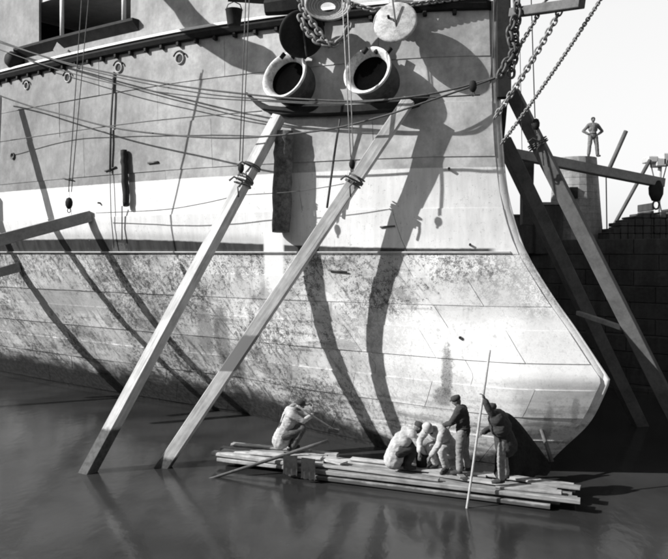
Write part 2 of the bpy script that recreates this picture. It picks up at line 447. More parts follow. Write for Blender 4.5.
# unseen shed added behind the camera to block skylight and deepen hull shadows
shed_c = O + NN * (15.6 + 13.0 + 6.0) + Vector((0, 0, 3.55)); sh_ = empty('skylight_blocker_shed', shed_c, math.atan2(U.y, U.x)); tag(sh_, 'long dark shed added unseen behind the camera to hold back skylight', 'shed')
bm = bmesh.new(); box_bm(bm, (5, 0, 4.6), 55, 6.0, 4.6); link(bm, 'wall', M_tar, sh_)
bm = bmesh.new()
for x in (-50.6, 60.6):
    for y, z in ((-6.6, 9.0), (-6.6, 9.25), (0, 12.4), (6.6, 9.25), (6.6, 9.0), (0, 12.1)): bm.verts.new((x, y, z))
bm.verts.ensure_lookup_table(); vv = bm.verts
for k in range(6): bm.faces.new((vv[k], vv[(k+1) % 6], vv[6 + (k+1) % 6], vv[6 + k]))
bm.faces.new(vv[0:6][::-1]); bm.faces.new(vv[6:12]); bmesh.ops.recalc_face_normals(bm, faces=bm.faces[:]); link(bm, 'roof', M_stone, sh_)  # roof of the added skylight blocker
for k in range(7):
    bm = bmesh.new(); box_bm(bm, (-42 + k*15, 6.05, 2.6), 2.4, .08, 2.6, bev=.03); link(bm, 'blocker_door', M_timber_d, sh_)

# ---------------------------------------------------------------- the ship
ship = empty('ship', O)
tag(ship, 'pale painted iron ship with a ram bow and two flared hawse pipes', 'ship')
ship_inv = -O
def sp(o):          # world-space mesh -> child of the ship
    o.parent = ship; o.location = ship_inv; return o
bpy.context.view_layer.update()
ZS = [-3, -2.4, -1.8, -1.2, -.6, 0, .4, .8, 1.2, 1.6, 1.95, 2.2, 2.45, 2.7, 3.0, 3.4, 3.8, 4.3, 4.8, 5.5, 6.3, 7.2, 8.2, 9.2, 10.2, 11.45]
QS = [0, .15, .35, .6, .9, 1.3, 1.8, 2.4, 3.1, 3.9, 4.8, 5.8, 7, 8.4, 10, 12, 14, 16.5, 19, 22, 26, 31, 37, 45, 52, 58, 63, 67, 70, 72]
bm = bmesh.new()
gr = {}
for side in (1, -1):
    for i, z in enumerate(ZS):
        for j, q in enumerate(QS):
            gr[side, i, j] = bm.verts.new(HP(q, z, -.07 if q > .2 else (-.02), side))
    for i in range(len(ZS) - 1):
        for j in range(len(QS) - 1):
            f = [gr[side, i, j], gr[side, i, j+1], gr[side, i+1, j+1], gr[side, i+1, j]]
            bm.faces.new(f if side == -1 else f[::-1])
for i in range(len(ZS) - 1):
    bm.faces.new((gr[1, i, 0], gr[-1, i, 0], gr[-1, i+1, 0], gr[1, i+1, 0]))
    bm.faces.new((gr[1, i, len(QS)-1], gr[1, i+1, len(QS)-1], gr[-1, i+1, len(QS)-1], gr[-1, i, len(QS)-1]))
for j in range(len(QS) - 1):
    bm.faces.new((gr[1, 0, j], gr[-1, 0, j], gr[-1, 0, j+1], gr[1, 0, j+1]))
    n = len(ZS) - 1
    bm.faces.new((gr[1, n, j], gr[1, n, j+1], gr[-1, n, j+1], gr[-1, n, j]))
bmesh.ops.recalc_face_normals(bm, faces=bm.faces[:])
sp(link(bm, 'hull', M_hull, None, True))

def plate(q0, q1, z0, z1, off, name='hull_plate', mat=M_hull, nu=None, nz=3, hole=None):
    nu = nu or max(3, int((q1 - q0) / .5)); nz = 6 if z1 < 4 else 3
    if q0 < 4 and z1 < 4: nu = int((q1 - q0) / .18) + 2
    bm = bmesh.new(); g = [[None]*(nz+1) for _ in range(nu+1)]; rn = random.Random(int(q0*91 + z0*37))
    tl = rn.uniform(-.004, .004)
    for a in range(nu + 1):
        for b in range(nz + 1):
            q = q0 + (q1-q0)*a/nu; z = z0 + (z1-z0)*b/nz
            dent = 0 if a in (0, nu) or b in (0, nz) or (q0 < 4 and z1 < 4) else rn.uniform(-.012, .004)
            edge = .0 if 0 < a < nu and 0 < b < nz else 0
            g[a][b] = bm.verts.new(HP(q, z, off + dent + tl))
    for a in range(nu):
        for b in range(nz): bm.faces.new((g[a][b], g[a][b+1], g[a+1][b+1], g[a+1][b]))
    # turned edges back to the hull
    rim = [g[a][0] for a in range(nu)] + [g[nu][b] for b in range(nz)] + [g[a][nz] for a in range(nu, 0, -1)] + [g[0][b] for b in range(nz, 0, -1)]
    back = [bm.verts.new(v.co - NN * (.10 + off)) for v in rim]
    sh = []
    for i in range(len(rim)):
        j = (i + 1) % len(rim)
        f = bm.faces.new((rim[i], rim[j], back[j], back[i])); sh.append(f)
        e = bm.edges.get((rim[i], rim[j]))
        if e: e.smooth = False
    bmesh.ops.recalc_face_normals(bm, faces=bm.faces[:])
    o = link(bm, name, mat, None, True); sp(o); return o
# strakes: (z0, z1, plate length)
strakes = [(-.5, .15, 2.6), (.15, .8, 2.4), (.8, 1.45, 2.6), (1.45, 2.05, 2.2), (2.05, 2.7, 2.5), (2.7, 3.35, 2.2), (3.35, 3.95, 2.6), (3.95, 4.55, 2.3), (4.55, 5.17, 2.7),
           (5.17, 6.25, 4.6), (6.25, 7.6, 4.4), (7.6, 8.9, 4.8), (8.9, 10.1, 4.4), (10.1, 11.28, 4.6)]
for i, (z0, z1, L) in enumerate(strakes):
    q = .12; first = True; k = 0
    hi = i % 2
    while q < 29:
        l = L * (.55 if first and i % 2 else 1.0) * random.uniform(.92, 1.08); first = False
        plate(q + .006, q + l - .006, z0 + (.004 if hi == 0 else -.03), z1 - (.004 if hi == 0 else -.03), .002 + .02 * hi + (.003 if k % 2 else 0))
        q += l; k += 1
# stem bar
bm = bmesh.new(); pts = []
zz = -2.2
rings = []
while zz < 14.2:
    w = .025 + .01 * math.exp(-((zz - 2.3) / 1.2) ** 2)
    c = O + U * (-stem_t(zz)) + Vector((0, 0, zz))
    rings.append([bm.verts.new(c + U * a + NN * b) for a, b in ((-.03, .012), (.02, w + .01), (.22, w + .05), (.22, -w - .05), (.02, -w - .01), (-.03, -.012))])
    zz += .14 if .0 < zz < 4.5 else .35
for i in range(len(rings) - 1):
    for k in range(6): bm.faces.new((rings[i][k], rings[i][(k+1) % 6], rings[i+1][(k+1) % 6], rings[i+1][k]))
bm.faces.new(rings[0]); bm.faces.new(rings[-1][::-1]); bmesh.ops.recalc_face_normals(bm, faces=bm.faces[:])
sp(link(bm, 'stem', M_hull, None, True))

# (ledge below the dark stripe is built with the strips)
# swept strips along the hull (mouldings, bulwark)
def strip(name, q0, q1, prof, mat, step=.5, zf=None, side=1, smooth=False):
    """prof: closed outline of (offset, z)"""
    bm = bmesh.new(); n = max(2, int((q1 - q0) / step)); rings = []
    for i in range(n + 1):
        q = q0 + (q1 - q0) * i / n
        rings.append([bm.verts.new(HP(q, 11.0, o, side) * 1 + Vector((0, 0, z - 11.0))) for o, z in prof])
    m = len(prof)
    for i in range(n):
        for k in range(m): bm.faces.new((rings[i][k], rings[i][(k+1) % m], rings[i+1][(k+1) % m], rings[i+1][k]))
    bm.faces.new(rings[0]); bm.faces.new(rings[-1][::-1]); bmesh.ops.recalc_face_normals(bm, faces=bm.faces[:])
    return sp(link(bm, name, mat, None, smooth))
def ledge(side):
    bm = bmesh.new(); rings = []; q = .25
    while q < 58:
        rings.append([bm.verts.new(HP(q, z, o, side)) for o, z in ((-.03, 5.215), (.055, 5.215), (.065, 5.20), (.055, 5.17), (-.03, 5.15))]); q += .5
    for i in range(len(rings)-1):
        for k in range(5): bm.faces.new((rings[i][k], rings[i][(k+1) % 5], rings[i+1][(k+1) % 5], rings[i+1][k]))
    bm.faces.new(rings[0]); bm.faces.new(rings[-1][::-1]); bmesh.ops.recalc_face_normals(bm, faces=bm.faces[:]); return sp(link(bm, 'ledge', M_grey))
for side in (1, -1):
    ledge(side)
    strip('rail_moulding', 0.1, 60, [(.0, 11.50), (.26, 11.50), (.29, 11.48), (.29, 11.42), (.0, 11.42)], M_white, side=side)
    strip('rail_timber', 0.1, 60, [(-.02, 11.418), (.24, 11.418), (.24, 11.33), (.17, 11.22), (.02, 11.20), (-.02, 11.20)], M_tar, side=side)
bm = bmesh.new(); q = .8
while q < 28:
    a = HP(q, 11.15, .06); t = (HP(q+.1, 11.15) - HP(q-.1, 11.15)).normalized(); n = t.cross(Vector((0, 0, 1)))
    box_bm(bm, a + Vector((0, 0, -.0)), .05, .09, .06, t, n, bev=.015); q += .62
tag(sp(link(bm, 'rail_bracket', M_tar)), kind='stuff')
# bulwark above the rail, with the open gun port at the left
qa = qz(128, 62)[0]; qb = qz(36, 70)[0]
PORT_Z = 12.15
strip('bulwark', .05, qa, [(-.10, 11.4), (-.10, 15.6), (-.18, 15.6), (-.18, 11.4)], M_hull)
strip('bulwark', qb, 60, [(-.10, 11.4), (-.10, 15.6), (-.18, 15.6), (-.18, 11.4)], M_hull)
strip('bulwark', qa, qb, [(-.10, 11.4), (-.10, PORT_Z), (-.18, PORT_Z), (-.18, 11.4)], M_hull)
strip('bulwark', .05, 60, [(-.10, 11.4), (-.10, 15.6), (-.18, 15.6), (-.18, 11.4)], M_hull, side=-1)
strip('port_ceiling', qa - 2, qb + 2, [(-.19, 13.62), (-3.4, 13.62), (-3.4, 13.74), (-.19, 13.74)], M_grey)
strip('port_inner_wall', qa - 2, qb + 2, [(-3.4, 11.1), (-3.4, 13.6), (-3.5, 13.6), (-3.5, 11.1)], M_dark)
for qq in (qa - 2, qb + 1.9): strip('port_side_wall', qq, qq + .1, [(-.18, 11.4), (-.18, 13.6), (-3.4, 13.6), (-3.4, 11.1)], M_dark)
strip('port_lip', qa - .35, qb + 1.1, [(-.09, PORT_Z - .30), (.14, PORT_Z - .05), (.14, PORT_Z + .03), (-.09, PORT_Z + .03)], M_tar)
def on_rail(px, py, off=-.06): return qz(px, py, off)[2]
for px in (60, 122):
    q = qz(px, 40)[0]; p = HP(q, 11.0, -.06)
    o = tube('stanchion', [Vector((p.x, p.y, PORT_Z)), Vector((p.x, p.y, 13.65))], .07, M_white); sp(o)
# dark barrel-shaped cover and small lugs on the left
q, z, P = qz(13, 60, .2)
sp(lathe('mooring_block', P, NN, [(0, -.3), (.22, -.3), (.28, -.1), (.28, .1), (.18, .22), (0, .24)], M_tar))
q, z, P = qz(12, 86, .1); q2, z2, P2 = qz(30, 91, .1)
sp(beam('bitt', P + U * 2.5 + NN * .1, P2 + NN * .1, .3, .3, M_tar))
# canvas flap hanging at the port
bm = bmesh.new(); ps = [qz(*c, .16)[2] for c in ((57, 42), (73, 56), (58, 55), (53, 50))]
bm.faces.new([bm.verts.new(p) for p in ps]); bmesh.ops.solidify(bm, geom=bm.faces[:], thickness=.02); sp(link(bm, 'port_flap', M_grey))

# portholes
for (px, py, r) in ((181, 59, .155), (120, 68, .15), (69, 78, .15), (28, 86, .13)):
    q, z, P = qz(px, py); n = HN(q, z); P = HP(q, z, .03)
    rim = sp(lathe('porthole', P, n, [(r*.78, -.03), (r*.78, .02), (r*.86, .045), (r, .04), (r*1.08, .0), (r*1.08, -.05)], M_grey, seg=24))
    g = lathe('glass', P, n, [(0, .004), (r*.8, .002)], M_glass, seg=24); g.parent = rim
    bmx = bmesh.new(); t = n.cross(Vector((0, 0, 1))).normalized(); up = t.cross(n).normalized()
    pts = [P + n * .05 + t * math.cos(a) * r * 1.35 + up * math.sin(a) * r * 1.35 for a in [R(20 + 14 * i) for i in range(11)]]
    tube_bm(bmx, pts, .025, 6); b = link(bmx, 'brow', M_dark, None, True); b.parent = rim
for (px, py, r) in ((14, 156, .12), (449, 169, .035), (470, 245, .03), (461, 338, .038), (100, 203, .03)):
    q, z, P = qz(px, py); n = HN(q, z)
    sp(lathe('scupper', P, n, [(0, .03), (r*.6, .03), (r*.7, .08), (r, .08), (r, -.08)], M_iron, seg=14))
# eyebolts / little bars hung on the side
for (a, b, r) in (((105, 171), (116, 167), .03), ((148, 163), (158, 162), .035), ((380, 227), (395, 226), .022), ((328, 270), (347, 272), .022), ((63, 178), (73, 180), .02)):
    sp(tube('grab_bar', [qz(*a, .05)[2], qz(*b, .05)[2]], r, M_iron, seg=6))

# anchor shelf under the hawse pipes
def shelf():
    bm = bmesh.new(); rings = []
    ks = [(247, 93, 0.04, 94), (254, 97, .14, 99), (262, 101, .22, 105), (272, 105, .30, 111), (290, 106.5, .34, 114), (330, 106, .34, 113), (370, 104, .34, 111), (405, 101.5, .32, 108), (420, 98, .24, 104), (430, 93, .08, 95)]
    for (px, yt, off, yb) in ks:
        q = qz(px, 110)[0]; a0 = HP(q, 9.0, off); ai = HP(q, 9.0, -.05)
        zt = H - (yt - 252) / F * a0.y; zb = H - (yb - 252) / F * a0.y
        zt = max(zt, zb + .05)
        rings.append([bm.verts.new(Vector((v.x, v.y, z))) for v, z in ((ai, zt), (a0, zt), (a0, zb), (ai, zb - .05))])
    for i in range(len(rings) - 1):
        for k in range(4): bm.faces.new((rings[i][k], rings[i][(k+1) % 4], rings[i+1][(k+1) % 4], rings[i+1][k]))
    bm.faces.new(rings[0]); bm.faces.new(rings[-1][::-1]); bmesh.ops.recalc_face_normals(bm, faces=bm.faces[:])
    return sp(link(bm, 'anchor_shelf', M_tar))
shelf()
# trumpet-mouthed hawse pipes
def hawse(px, py, Y, r, ax):
    c = W(px, py, Y); ax = Vector(ax).normalized()
    rim = [(.78*r, -.40*r), (.80*r, -.31*r), (.83*r, -.20*r), (.88*r, -.10*r), (.95*r, -.02*r), (1.01*r, .03*r), (1.06*r, .04*r), (1.09*r, .01*r), (1.08*r, -.08*r)]
    body = [(1.075*r, -.06*r), (1.03*r, -.2*r), (.98*r, -.5*r), (.97*r, -1.0*r), (.96*r, -2.3*r), (0, -2.3*r)]
    throat = [(0, -.40*r), (.76*r, -.39*r), (.783*r, -.30*r)]
    p = sp(lathe('hawse_pipe', c, ax, rim, M_pipe, seg=48))
    sp(lathe('pipe_body', c, ax, body, M_pipe_shade, seg=48)); sp(lathe('throat_shade_cap', c, ax, throat, M_throat_shade, seg=32))
    for k in range(3):
        a = c + Vector((-.30 + .3*k + .15, -.0, .62*r*1.15 + .06)) + ax * -.12
        sp(tube('lug', [a, a + Vector((.10, 0, .12))], .06, M_tar, seg=8))
def pipe_mat():
    g = G('pipe_paint')
    a = g.noise(g.P, 5, 5, .7); b = g.noise(g.P, 22, 4, .7)
    val = g.mul(g.step(a, .35, .6, .45, .74), g.step(b, .3, .5, .65, 1.05))
    # throat shade is put in as a black cap, not here
    return g.out(val, .6, a, .3, .02)
M_pipe = pipe_mat()
M_pipe_shade = simple('pipe_shade', .09, .5, 5, .6, spec=.2)  # dark colour put in for the shaded flank of the pipes
hawse(284, 75, 18.72, .62, (-.50, -.80, .30))
hawse(367, 70, 17.88, .60, (-.48, -.82, .30))

# boat davit above the frame: its long curved shadow lies on the bulwark and the side
pts = []
for (px, py, L) in ((176, 2, 4.4), (184, 14, 4.3), (196, 27, 4.2), (212, 39, 4.1), (232, 51, 4.0), (252, 58, 3.9), (268, 61, 3.8)):
    P = qz(px, py, 0)[2]; pts.append(P - sd * L)
bm = bmesh.new(); tube_bm(bm, pts, [.28, .3, .32, .34, .36, .36, .3], 10); 
base = HP(qz(60, 40)[0] , 11.2, -.8); base.z = 14.3
tube_bm(bm, [pts[0], pts[0] + (base - pts[0]) * .4 + Vector((0, 0, 1.2)), base + Vector((0, 0, .6)), base + Vector((0, 0, -.3))], .28, 10)
sp(link(bm, 'davit', M_dark, None, True))

# ---------------------------------------------------------------- shores and struts
def shore(name, a, b, w, h, mat, label, group, roll=0, cat='timber shore', **k):
    o = beam(name, a, b, w, h, mat, None, roll, **k); tag(o, label, cat, group); return o
def extend(a, b, t): return a + (b - a) * t
T1 = W(279, 117, 18.85); B1 = W(88, 472, 17.0)
T2 = W(409, 100, 17.72); B2 = W(163, 467, 17.4)
shore('raking_shore', T1, extend(T1, B1, 1.5), .28, .30, M_shore, 'pale squared strut from the left end of the shelf, its foot dark and wet', 'timber struts leaning under the anchor shelf', turn=R(44))
shore('raking_shore', T2, extend(T2, B2, 1.5), .22, .31, M_shore2, 'pale squared strut from the right end of the shelf, a dark patch halfway', 'timber struts leaning under the anchor shelf', turn=R(14))
def shadow_end(c, via, far):
    # second point of a shore whose head is c, seen through picture spot far, whose shadow passes over spot via
    nrm = sd.cross(qz(*via)[2] - c); dd = W(far[0], far[1], 1.0) - Vector((0, 0, H))
    return Vector((0, 0, H)) + dd * (nrm.dot(c - Vector((0, 0, H))) / nrm.dot(dd))
c1 = qz(91, 216)[2]; e1 = shadow_end(c1, (196, 368), (0, 240)); e1 = extend(c1, e1, 2.2)
shore('side_shore', c1, e1, .24, .36, M_timber_m, 'thick grey timber shore with its end against the side at the dark stripe', 'timber shores between ship side and dock', 0)
c2 = qz(20, 267)[2]; e2 = shadow_end(c2, (96, 362), (0, 272)); e2 = extend(c2, e2, 12.0)
shore('side_shore', c2, e2, .24, .34, M_timber_m, 'timber shore at the left edge of the picture, just below the stripe', 'timber shores between ship side and dock', 0)
# shores whose heads bear on the side out of the picture; their shadows cross it
def cast(a, la, b, lb, ext, w, label):
    pa = qz(*a)[2] - sd * la; pb = qz(*b)[2] - sd * lb
    shore('side_shore', pa, extend(pa, pb, ext), w, w, M_timber_m, label, 'timber shores between ship side and dock', 0)
cast((22, 112), .9, (150, 350), 5.6, 1.3, .26, 'timber shore left of the frame casting the long shadow through the stripe')
cast((0, 200), .7, (82, 352), 4.4, 1.4, .24, 'timber shore beyond the left edge of the frame, casting the leftmost long shadow')

# right-hand timbers
shore('raking_shore', W(512, 92, 18.3), extend(W(512, 92, 18.3), W(700, 466, 17.6), 1.25), .34, .34, M_timber_d, 'dark timber strut ahead of the bow running down to the right corner', 'dark struts ahead of the bow', R(20))
shore('raking_shore', W(503, 140, 19.2), extend(W(503, 140, 19.2), W(640, 425, 21.6), 1.35), .36, .36, M_timber_d, 'dark timber strut close behind the stem, nearer to the hull edge', 'dark struts ahead of the bow', R(20))
shore('horizontal_shore', W(509, 153, 19.4), W(662, 183, 20.4), .28, .26, M_timber_m, 'long level spar running right from behind the bow to a hanging block', None, 0, 'spar')
shore('cross_brace', W(578, 313, 19.9), W(622, 328, 18.1), .13, .13, M_timber_m, 'short pale brace between the two dark struts near the ram', None, 0, 'brace')
shore('hanging_timber', W(503, -30, 17.75), W(504, 98, 17.75), .34, .34, M_tar, 'thick black upright timber hanging in front of the top of the stem', None, R(10), 'timber')
shore('hanging_timber', W(505, 104, 18.0), W(501, 146, 18.2), .11, .1, M_tar, 'thin black timber hanging beside the stem below the thick upright', None, 0, 'timber')
shore('bowsprit_spar', W(512, 13, 17.6), W(582, 3, 15.8), .22, .22, M_timber_d, 'dark spar at the top running forward from the stem', None, 0, 'spar')
shore('hanging_timber', W(528, 162, 20.5), W(526, 225, 20.5), .34, .3, M_timber_d, 'short dark log hanging behind the two struts right of the bow', None, 0, 'timber', wob=.01)
shore('hanging_timber', W(491, 82, 17.9), W(489, 107, 17.9), .09, .09, M_tar, 'small black cleat hanging on the side left of the stem', None, 0, 'timber')

# ---------------------------------------------------------------- hanging log fenders
def log(name, a, b, r, mat, label):
    a = Vector(a); b = Vector(b); bm = bmesh.new(); n = 14; rn = random.Random(5)
    pts = [a + (b - a) * i / n + Vector((rn.uniform(-1, 1), rn.uniform(-1, 1), 0)) * .012 for i in range(n + 1)]
    rr = [r * (1 + rn.uniform(-.05, .05)) for _ in pts]; rr[0] *= .88; rr[-1] *= .95
    tube_bm(bm, pts, rr, 14); o = link(bm, name, mat, None, True)
    for p in o.data.polygons:
        if len(p.vertices) > 4: p.use_smooth = False
    return tag(o, label, 'fender', 'log fenders hung on the side')
M_bark = simple('bark', .13, .7, 7, .9, 1.0, .05)
log('log_fender', W(284, 131, 18.88), W(281, 232, 18.90), .25, M_bark, 'thick rough log hanging upright below the left end of the dark shelf')
log('log_fender', qz(123.5, 150, .14)[2], qz(126.5, 206, .14)[2], .10, M_tar, 'slim black log hanging on the side above the stripe, at the left')

# ---------------------------------------------------------------- anchors
def anchor(c, n, r, mat, label, shank_to, squash=1.0):
    c = Vector(c); n = Vector(n).normalized()
    e = empty('anchor', c); tag(e, label, 'anchor', 'anchors stowed on the shelf')
    def ch(o): o.parent = e; o.location = -c; return o
    bm = bmesh.new(); lathe_bm(bm, c, n, [(0, .05), (r*.9, .04), (r*.98, .02), (r, 0), (r*.97, -.05), (r*.5, -.09), (0, -.1)], 36)
    for v in bm.verts:
        d = v.co - c; v.co = c + d - Vector((0, 0, d.z)) * (1 - squash) if squash != 1 else v.co
    ch(link(bm, 'palm', mat, None, True))
    ch(tube('arm', [c - n * .06, c - n * .30 + Vector((0, 0, .10)), (c + Vector(shank_to)) / 2 - n * .25, Vector(shank_to)], [.16, .14, .13, .12], mat))
    ch(tube('rivet', [c + Vector((-.2, 0, .14)) * r*1.4 - n*.02, c + Vector((-.2, 0, .14)) * r*1.4 + n * .075], .035, M_dark, seg=8))
    ch(tube('rivet', [c + n * .0, c + n * .085], .035, M_dark, seg=8))
    ch(tube('lashing', [c + n*.07 + Vector((-.05, 0, r*.96)), c + n*.09 + Vector((.02, 0, 0)), c + n*.07 + Vector((.10, 0, -r*.93))], .022, M_rope, seg=6))
    return e
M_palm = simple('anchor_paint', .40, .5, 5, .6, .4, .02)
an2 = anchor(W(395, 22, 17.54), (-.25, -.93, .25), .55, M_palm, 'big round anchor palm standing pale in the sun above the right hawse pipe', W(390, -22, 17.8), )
an1 = anchor(W(302, 34, 18.25), (.30, -.88, -.38), .60, M_tar, 'anchor palm coloured black for shade, above and between the two hawse pipes', W(318, 40, 18.7), )  # palm blackened in colour to stand in for its shaded face
# dark stock and block at the top
shore('anchor_stock', W(266, 8, 18.3), W(303, 4, 18.1), .40, .42, M_tar, 'black timber anchor stock at the top edge beside the coiled chain', None, R(15), 'anchor stock', bev=.08)
shore('cat_head', W(228, -6, 18.3), W(292, -2, 18.6), .32, .30, M_tar, 'black beam at the top edge above the hanging bucket', None, 0, 'beam')
# bucket
b_ = empty('bucket', W(234, 26, 18.3)); tag(b_, 'dark tapered bucket hanging above the rail near the black beam', 'bucket')
lathe('pail', (0, 0, 0), (0, 0, 1), [(0, 0), (.16, 0), (.165, .02), (.215, .40), (.225, .41), (.20, .40), (.155, .04), (0, .03)], M_tar, b_, 20)
tube('handle', [(-.21, 0, .40), (-.15, 0, .55), (0, 0, .62), (.15, 0, .55), (.21, 0, .40)], .015, M_iron, b_, 6)

# ---------------------------------------------------------------- chains, ropes, blocks
def link_shape(L, r):
    w = L * .36; pts = []
    h = L / 2 - w
    for i in range(9): a = R(-90 + i * 22.5); pts.append(Vector((h + math.cos(a) * w, math.sin(a) * w, 0)))
    for i in range(9): a = R(90 + i * 22.5); pts.append(Vector((-h + math.cos(a) * w, math.sin(a) * w, 0)))
    return pts
def chain(name, pts, L, r, mat, label, group='chains at the bow'):
    pts = [Vector(p) for p in pts]; bm = bmesh.new(); base = link_shape(L, r); seg = 5
    # resample
    tot = 0; ds = [0]
    for i in range(1, len(pts)): tot += (pts[i]-pts[i-1]).length; ds.append(tot)
    def at(s):
        for i in range(1, len(pts)):
            if s <= ds[i]: return pts[i-1].lerp(pts[i], (s - ds[i-1]) / max(1e-6, ds[i]-ds[i-1]))
        return pts[-1]
    pitch = L - 2.3 * r; s = 0; k = 0
    while s < tot:
        a = at(s); b = at(min(tot, s + pitch * .6)); d = (b - a)
        if d.length < 1e-4: break
        d.normalize(); u = d.orthogonal().normalized(); u = Quaternion(d, R(90) * (k % 2) + .35) @ u; v = d.cross(u)
        loop = [a + d * p.x + u * p.y for p in base]; n = len(loop); rings = []
        for i in range(n):
            t = (loop[(i+1) % n] - loop[i-1]).normalized(); x = v; y = t.cross(x).normalized()
            rings.append([bm.verts.new(loop[i] + (x*math.cos(2*math.pi*j/seg) + y*math.sin(2*math.pi*j/seg)) * r) for j in range(seg)])
        for i in range(n):
            for j in range(seg): bm.faces.new((rings[i][j], rings[i][(j+1) % seg], rings[(i+1) % n][(j+1) % seg], rings[(i+1) % n][j]))
        s += pitch; k += 1
    o = link(bm, name, mat, None, True); return tag(o, label, 'chain', group)
def sag(a, b, amount, n=24):
    a = Vector(a); b = Vector(b)
    return [a.lerp(b, i/n) - Vector((0, 0, amount * 4 * (i/n) * (1 - i/n))) for i in range(n + 1)]
chain('chain', sag(W(498, 77, 17.3), W(552, -12, 17.0), .12), .12, .018, M_chain, 'stud chain running up right from the knot at the stem, leftmost of three')
chain('chain', sag(W(496, 116, 17.4), W(572, -12, 16.4), .12), .17, .023, M_chain, 'chain running up right from the stem below the knot, middle of three')
chain('chain', sag(W(502, 143, 17.6), W(604, -6, 16.2), .08), .10, .016, M_chain, 'finer chain running up right from the lower stem, rightmost of three')
chain('chain', [W(516, -6, 17.2), W(518, 15, 17.2), W(515, 35, 17.2), W(517, 50, 17.2), W(512, 66, 17.2), W(511, 78, 17.2)], .24, .035, M_iron, 'short heavy black chain hanging in a bunch beside the upright timber')
chain('chain', [W(514, 20, 17.15), W(509, 34, 17.15), W(514, 52, 17.15), W(504, 66, 17.15), W(499, 78, 17.2)], .22, .035, M_iron, 'second heavy black chain bunched at the knot by the stem')
chain('chain', [W(301, 18, 17.95), W(306, 30, 17.95), W(318, 42, 17.9), W(333, 45, 17.9), W(344, 38, 17.95), W(350, 22, 17.95)], .20, .035, M_chain, 'pale chain looping below the coil between the two hawse pipes', 'chains on the anchor shelf')
chain('chain', [W(300, -2, 17.95), W(303, 10, 17.95), W(312, 22, 17.9), W(322, 36, 17.9), W(330, 47, 17.9)], .20, .033, M_chain, 'pale chain hanging left of the coil', 'chains on the anchor shelf')
chain('chain', [W(352, 4, 17.9), W(372, 10, 17.85), W(400, 6, 17.8), W(430, 2, 17.75), W(462, -2, 17.72), (W(484, -6, 17.7))], .15, .025, M_chain, 'chain lying along the rail right of the pale anchor palm', 'chains on the anchor shelf')
bm = bmesh.new()
for k in range(6):
    c = W(328, 5, 17.85) + Vector((0, .03 * k, 0)); r0 = .50 - .06 * k
    pts = [c + Vector((math.cos(t) * r0 * 1.1, -.04*math.sin(t), math.sin(t) * r0 * .72)) for t in [R(i * 15 + k*9) for i in range(25)]]
    tube_bm(bm, pts, .036, 6)
tag(link(bm, 'rope_coil', M_ropel, None, True), 'pale coil of rope heaped at the top edge between the anchor palms', 'rope coil')

def rope(pts, r, mat, label, group='ropes across the side'):
    o = tube('rope', pts, r, mat, None, 6); return tag(o, label, 'rope', group)
def rp(*a): # (px,py,off) from the hull
    return qz(a[0], a[1], a[2])[2]
def spl(pts, n=8):
    pts = [Vector(p) for p in pts]; out = []
    P = [pts[0]*2-pts[1]] + pts + [pts[-1]*2-pts[-2]]
    for i in range(1, len(P)-2):
        for k in range(n):
            t = k/n; out.append(.5*((2*P[i]) + (P[i+1]-P[i-1])*t + (2*P[i-1]-5*P[i]+4*P[i+1]-P[i+2])*t*t + (3*P[i]-P[i-1]-3*P[i+1]+P[i+2])*t**3))
    return out + [pts[-1]]
def ropeY(l, r, mat, label, Y0, Y1, amp=.55):
    x0, x1 = l[0][0], l[-1][0]
    if Y0 > 0:
        def dep(x, y):
            b = qz(min(max(x, 8), 478), max(y, 70))[2].y; o = .12 + .28 * max(0.0, min(1.0, (480 - x) / 230.0)) + (amp - .15) * max(0.0, min(1.0, (x - 20) / 225.0, (500 - x) / 85.0))
            return b - o
        return rope(spl([W(x, y, dep(x, y)) for x, y in l]), r, mat, label)
    return rope(spl([W(x, y, Y0 + (Y1 - Y0) * (x - x0) / (x1 - x0)) for x, y in l]), r, mat, label)
ropeY([(-8, 40), (60, 61), (120, 75), (180, 86), (245, 94), (300, 99), (360, 101), (410, 97), (450, 90), (498, 77)], .024, M_rope, 'dark sagging rope across the side to the stem, topmost of its kind', 18.6, 17.2)
ropeY([(-8, 38), (60, 62), (130, 80), (200, 93), (248, 98), (300, 102), (370, 103)], .018, M_rope, 'second dark rope from the left edge, ending on the shelf', 18.4, 16.9)
ropeY([(-8, 47), (60, 70), (130, 87), (200, 97), (262, 101), (330, 104), (400, 99), (480, 95)], .016, M_rope, 'third thin rope crossing the dark shelf, ending short of the stem', 18.2, 17.2)
ropeY([(-8, 93), (30, 106), (60, 114), (110, 127), (160, 134), (220, 138), (270, 136), (330, 129), (380, 117), (420, 104), (473, 86), (498, 77)], .024, M_rope, 'dark rope with the deepest sag, passing below the shelf to the stem', 18.3, 17.2, .88)
ropeY([(-8, 143), (60, 133), (110, 126), (170, 119), (262, 111)], .014, M_rope, 'thin rope rising from the left edge to the left end of the shelf', 19.5, 18.3)
ropeY([(96, 213), (160, 210), (200, 204), (236, 196)], .012, M_rope, 'thin slack rope running left from the lashing of the left strut', 20.5, 18.2)
ropeY([(243, 195), (290, 192), (326, 187), (352, 182)], .010, M_rope, 'thin rope between the lashings of the two pale struts', 18.1, 17.4)

def block(P, s=1.0, label='', mat=M_tar):
    P = Vector(P); e = empty('pulley_block', P); tag(e, label, 'pulley block', 'pulley blocks hung on the tackles')
    bm = bmesh.new(); lathe_bm(bm, (0, 0, 0), (0, 0, 1), [(0, -.17*s), (.06*s, -.15*s), (.10*s, -.06*s), (.105*s, .03*s), (.07*s, .13*s), (0, .16*s)], 12)
    for v in bm.verts: v.co.y *= .65
    link(bm, 'shell', mat, e, True)
    bm = bmesh.new(); pts = [Vector((math.cos(t)*.045*s, 0, -.21*s + math.sin(t)*.06*s)) for t in [R(i*30) for i in range(13)]]
    tube_bm(bm, pts, .014*s, 5); link(bm, 'hook', M_iron, e, True)
    return e
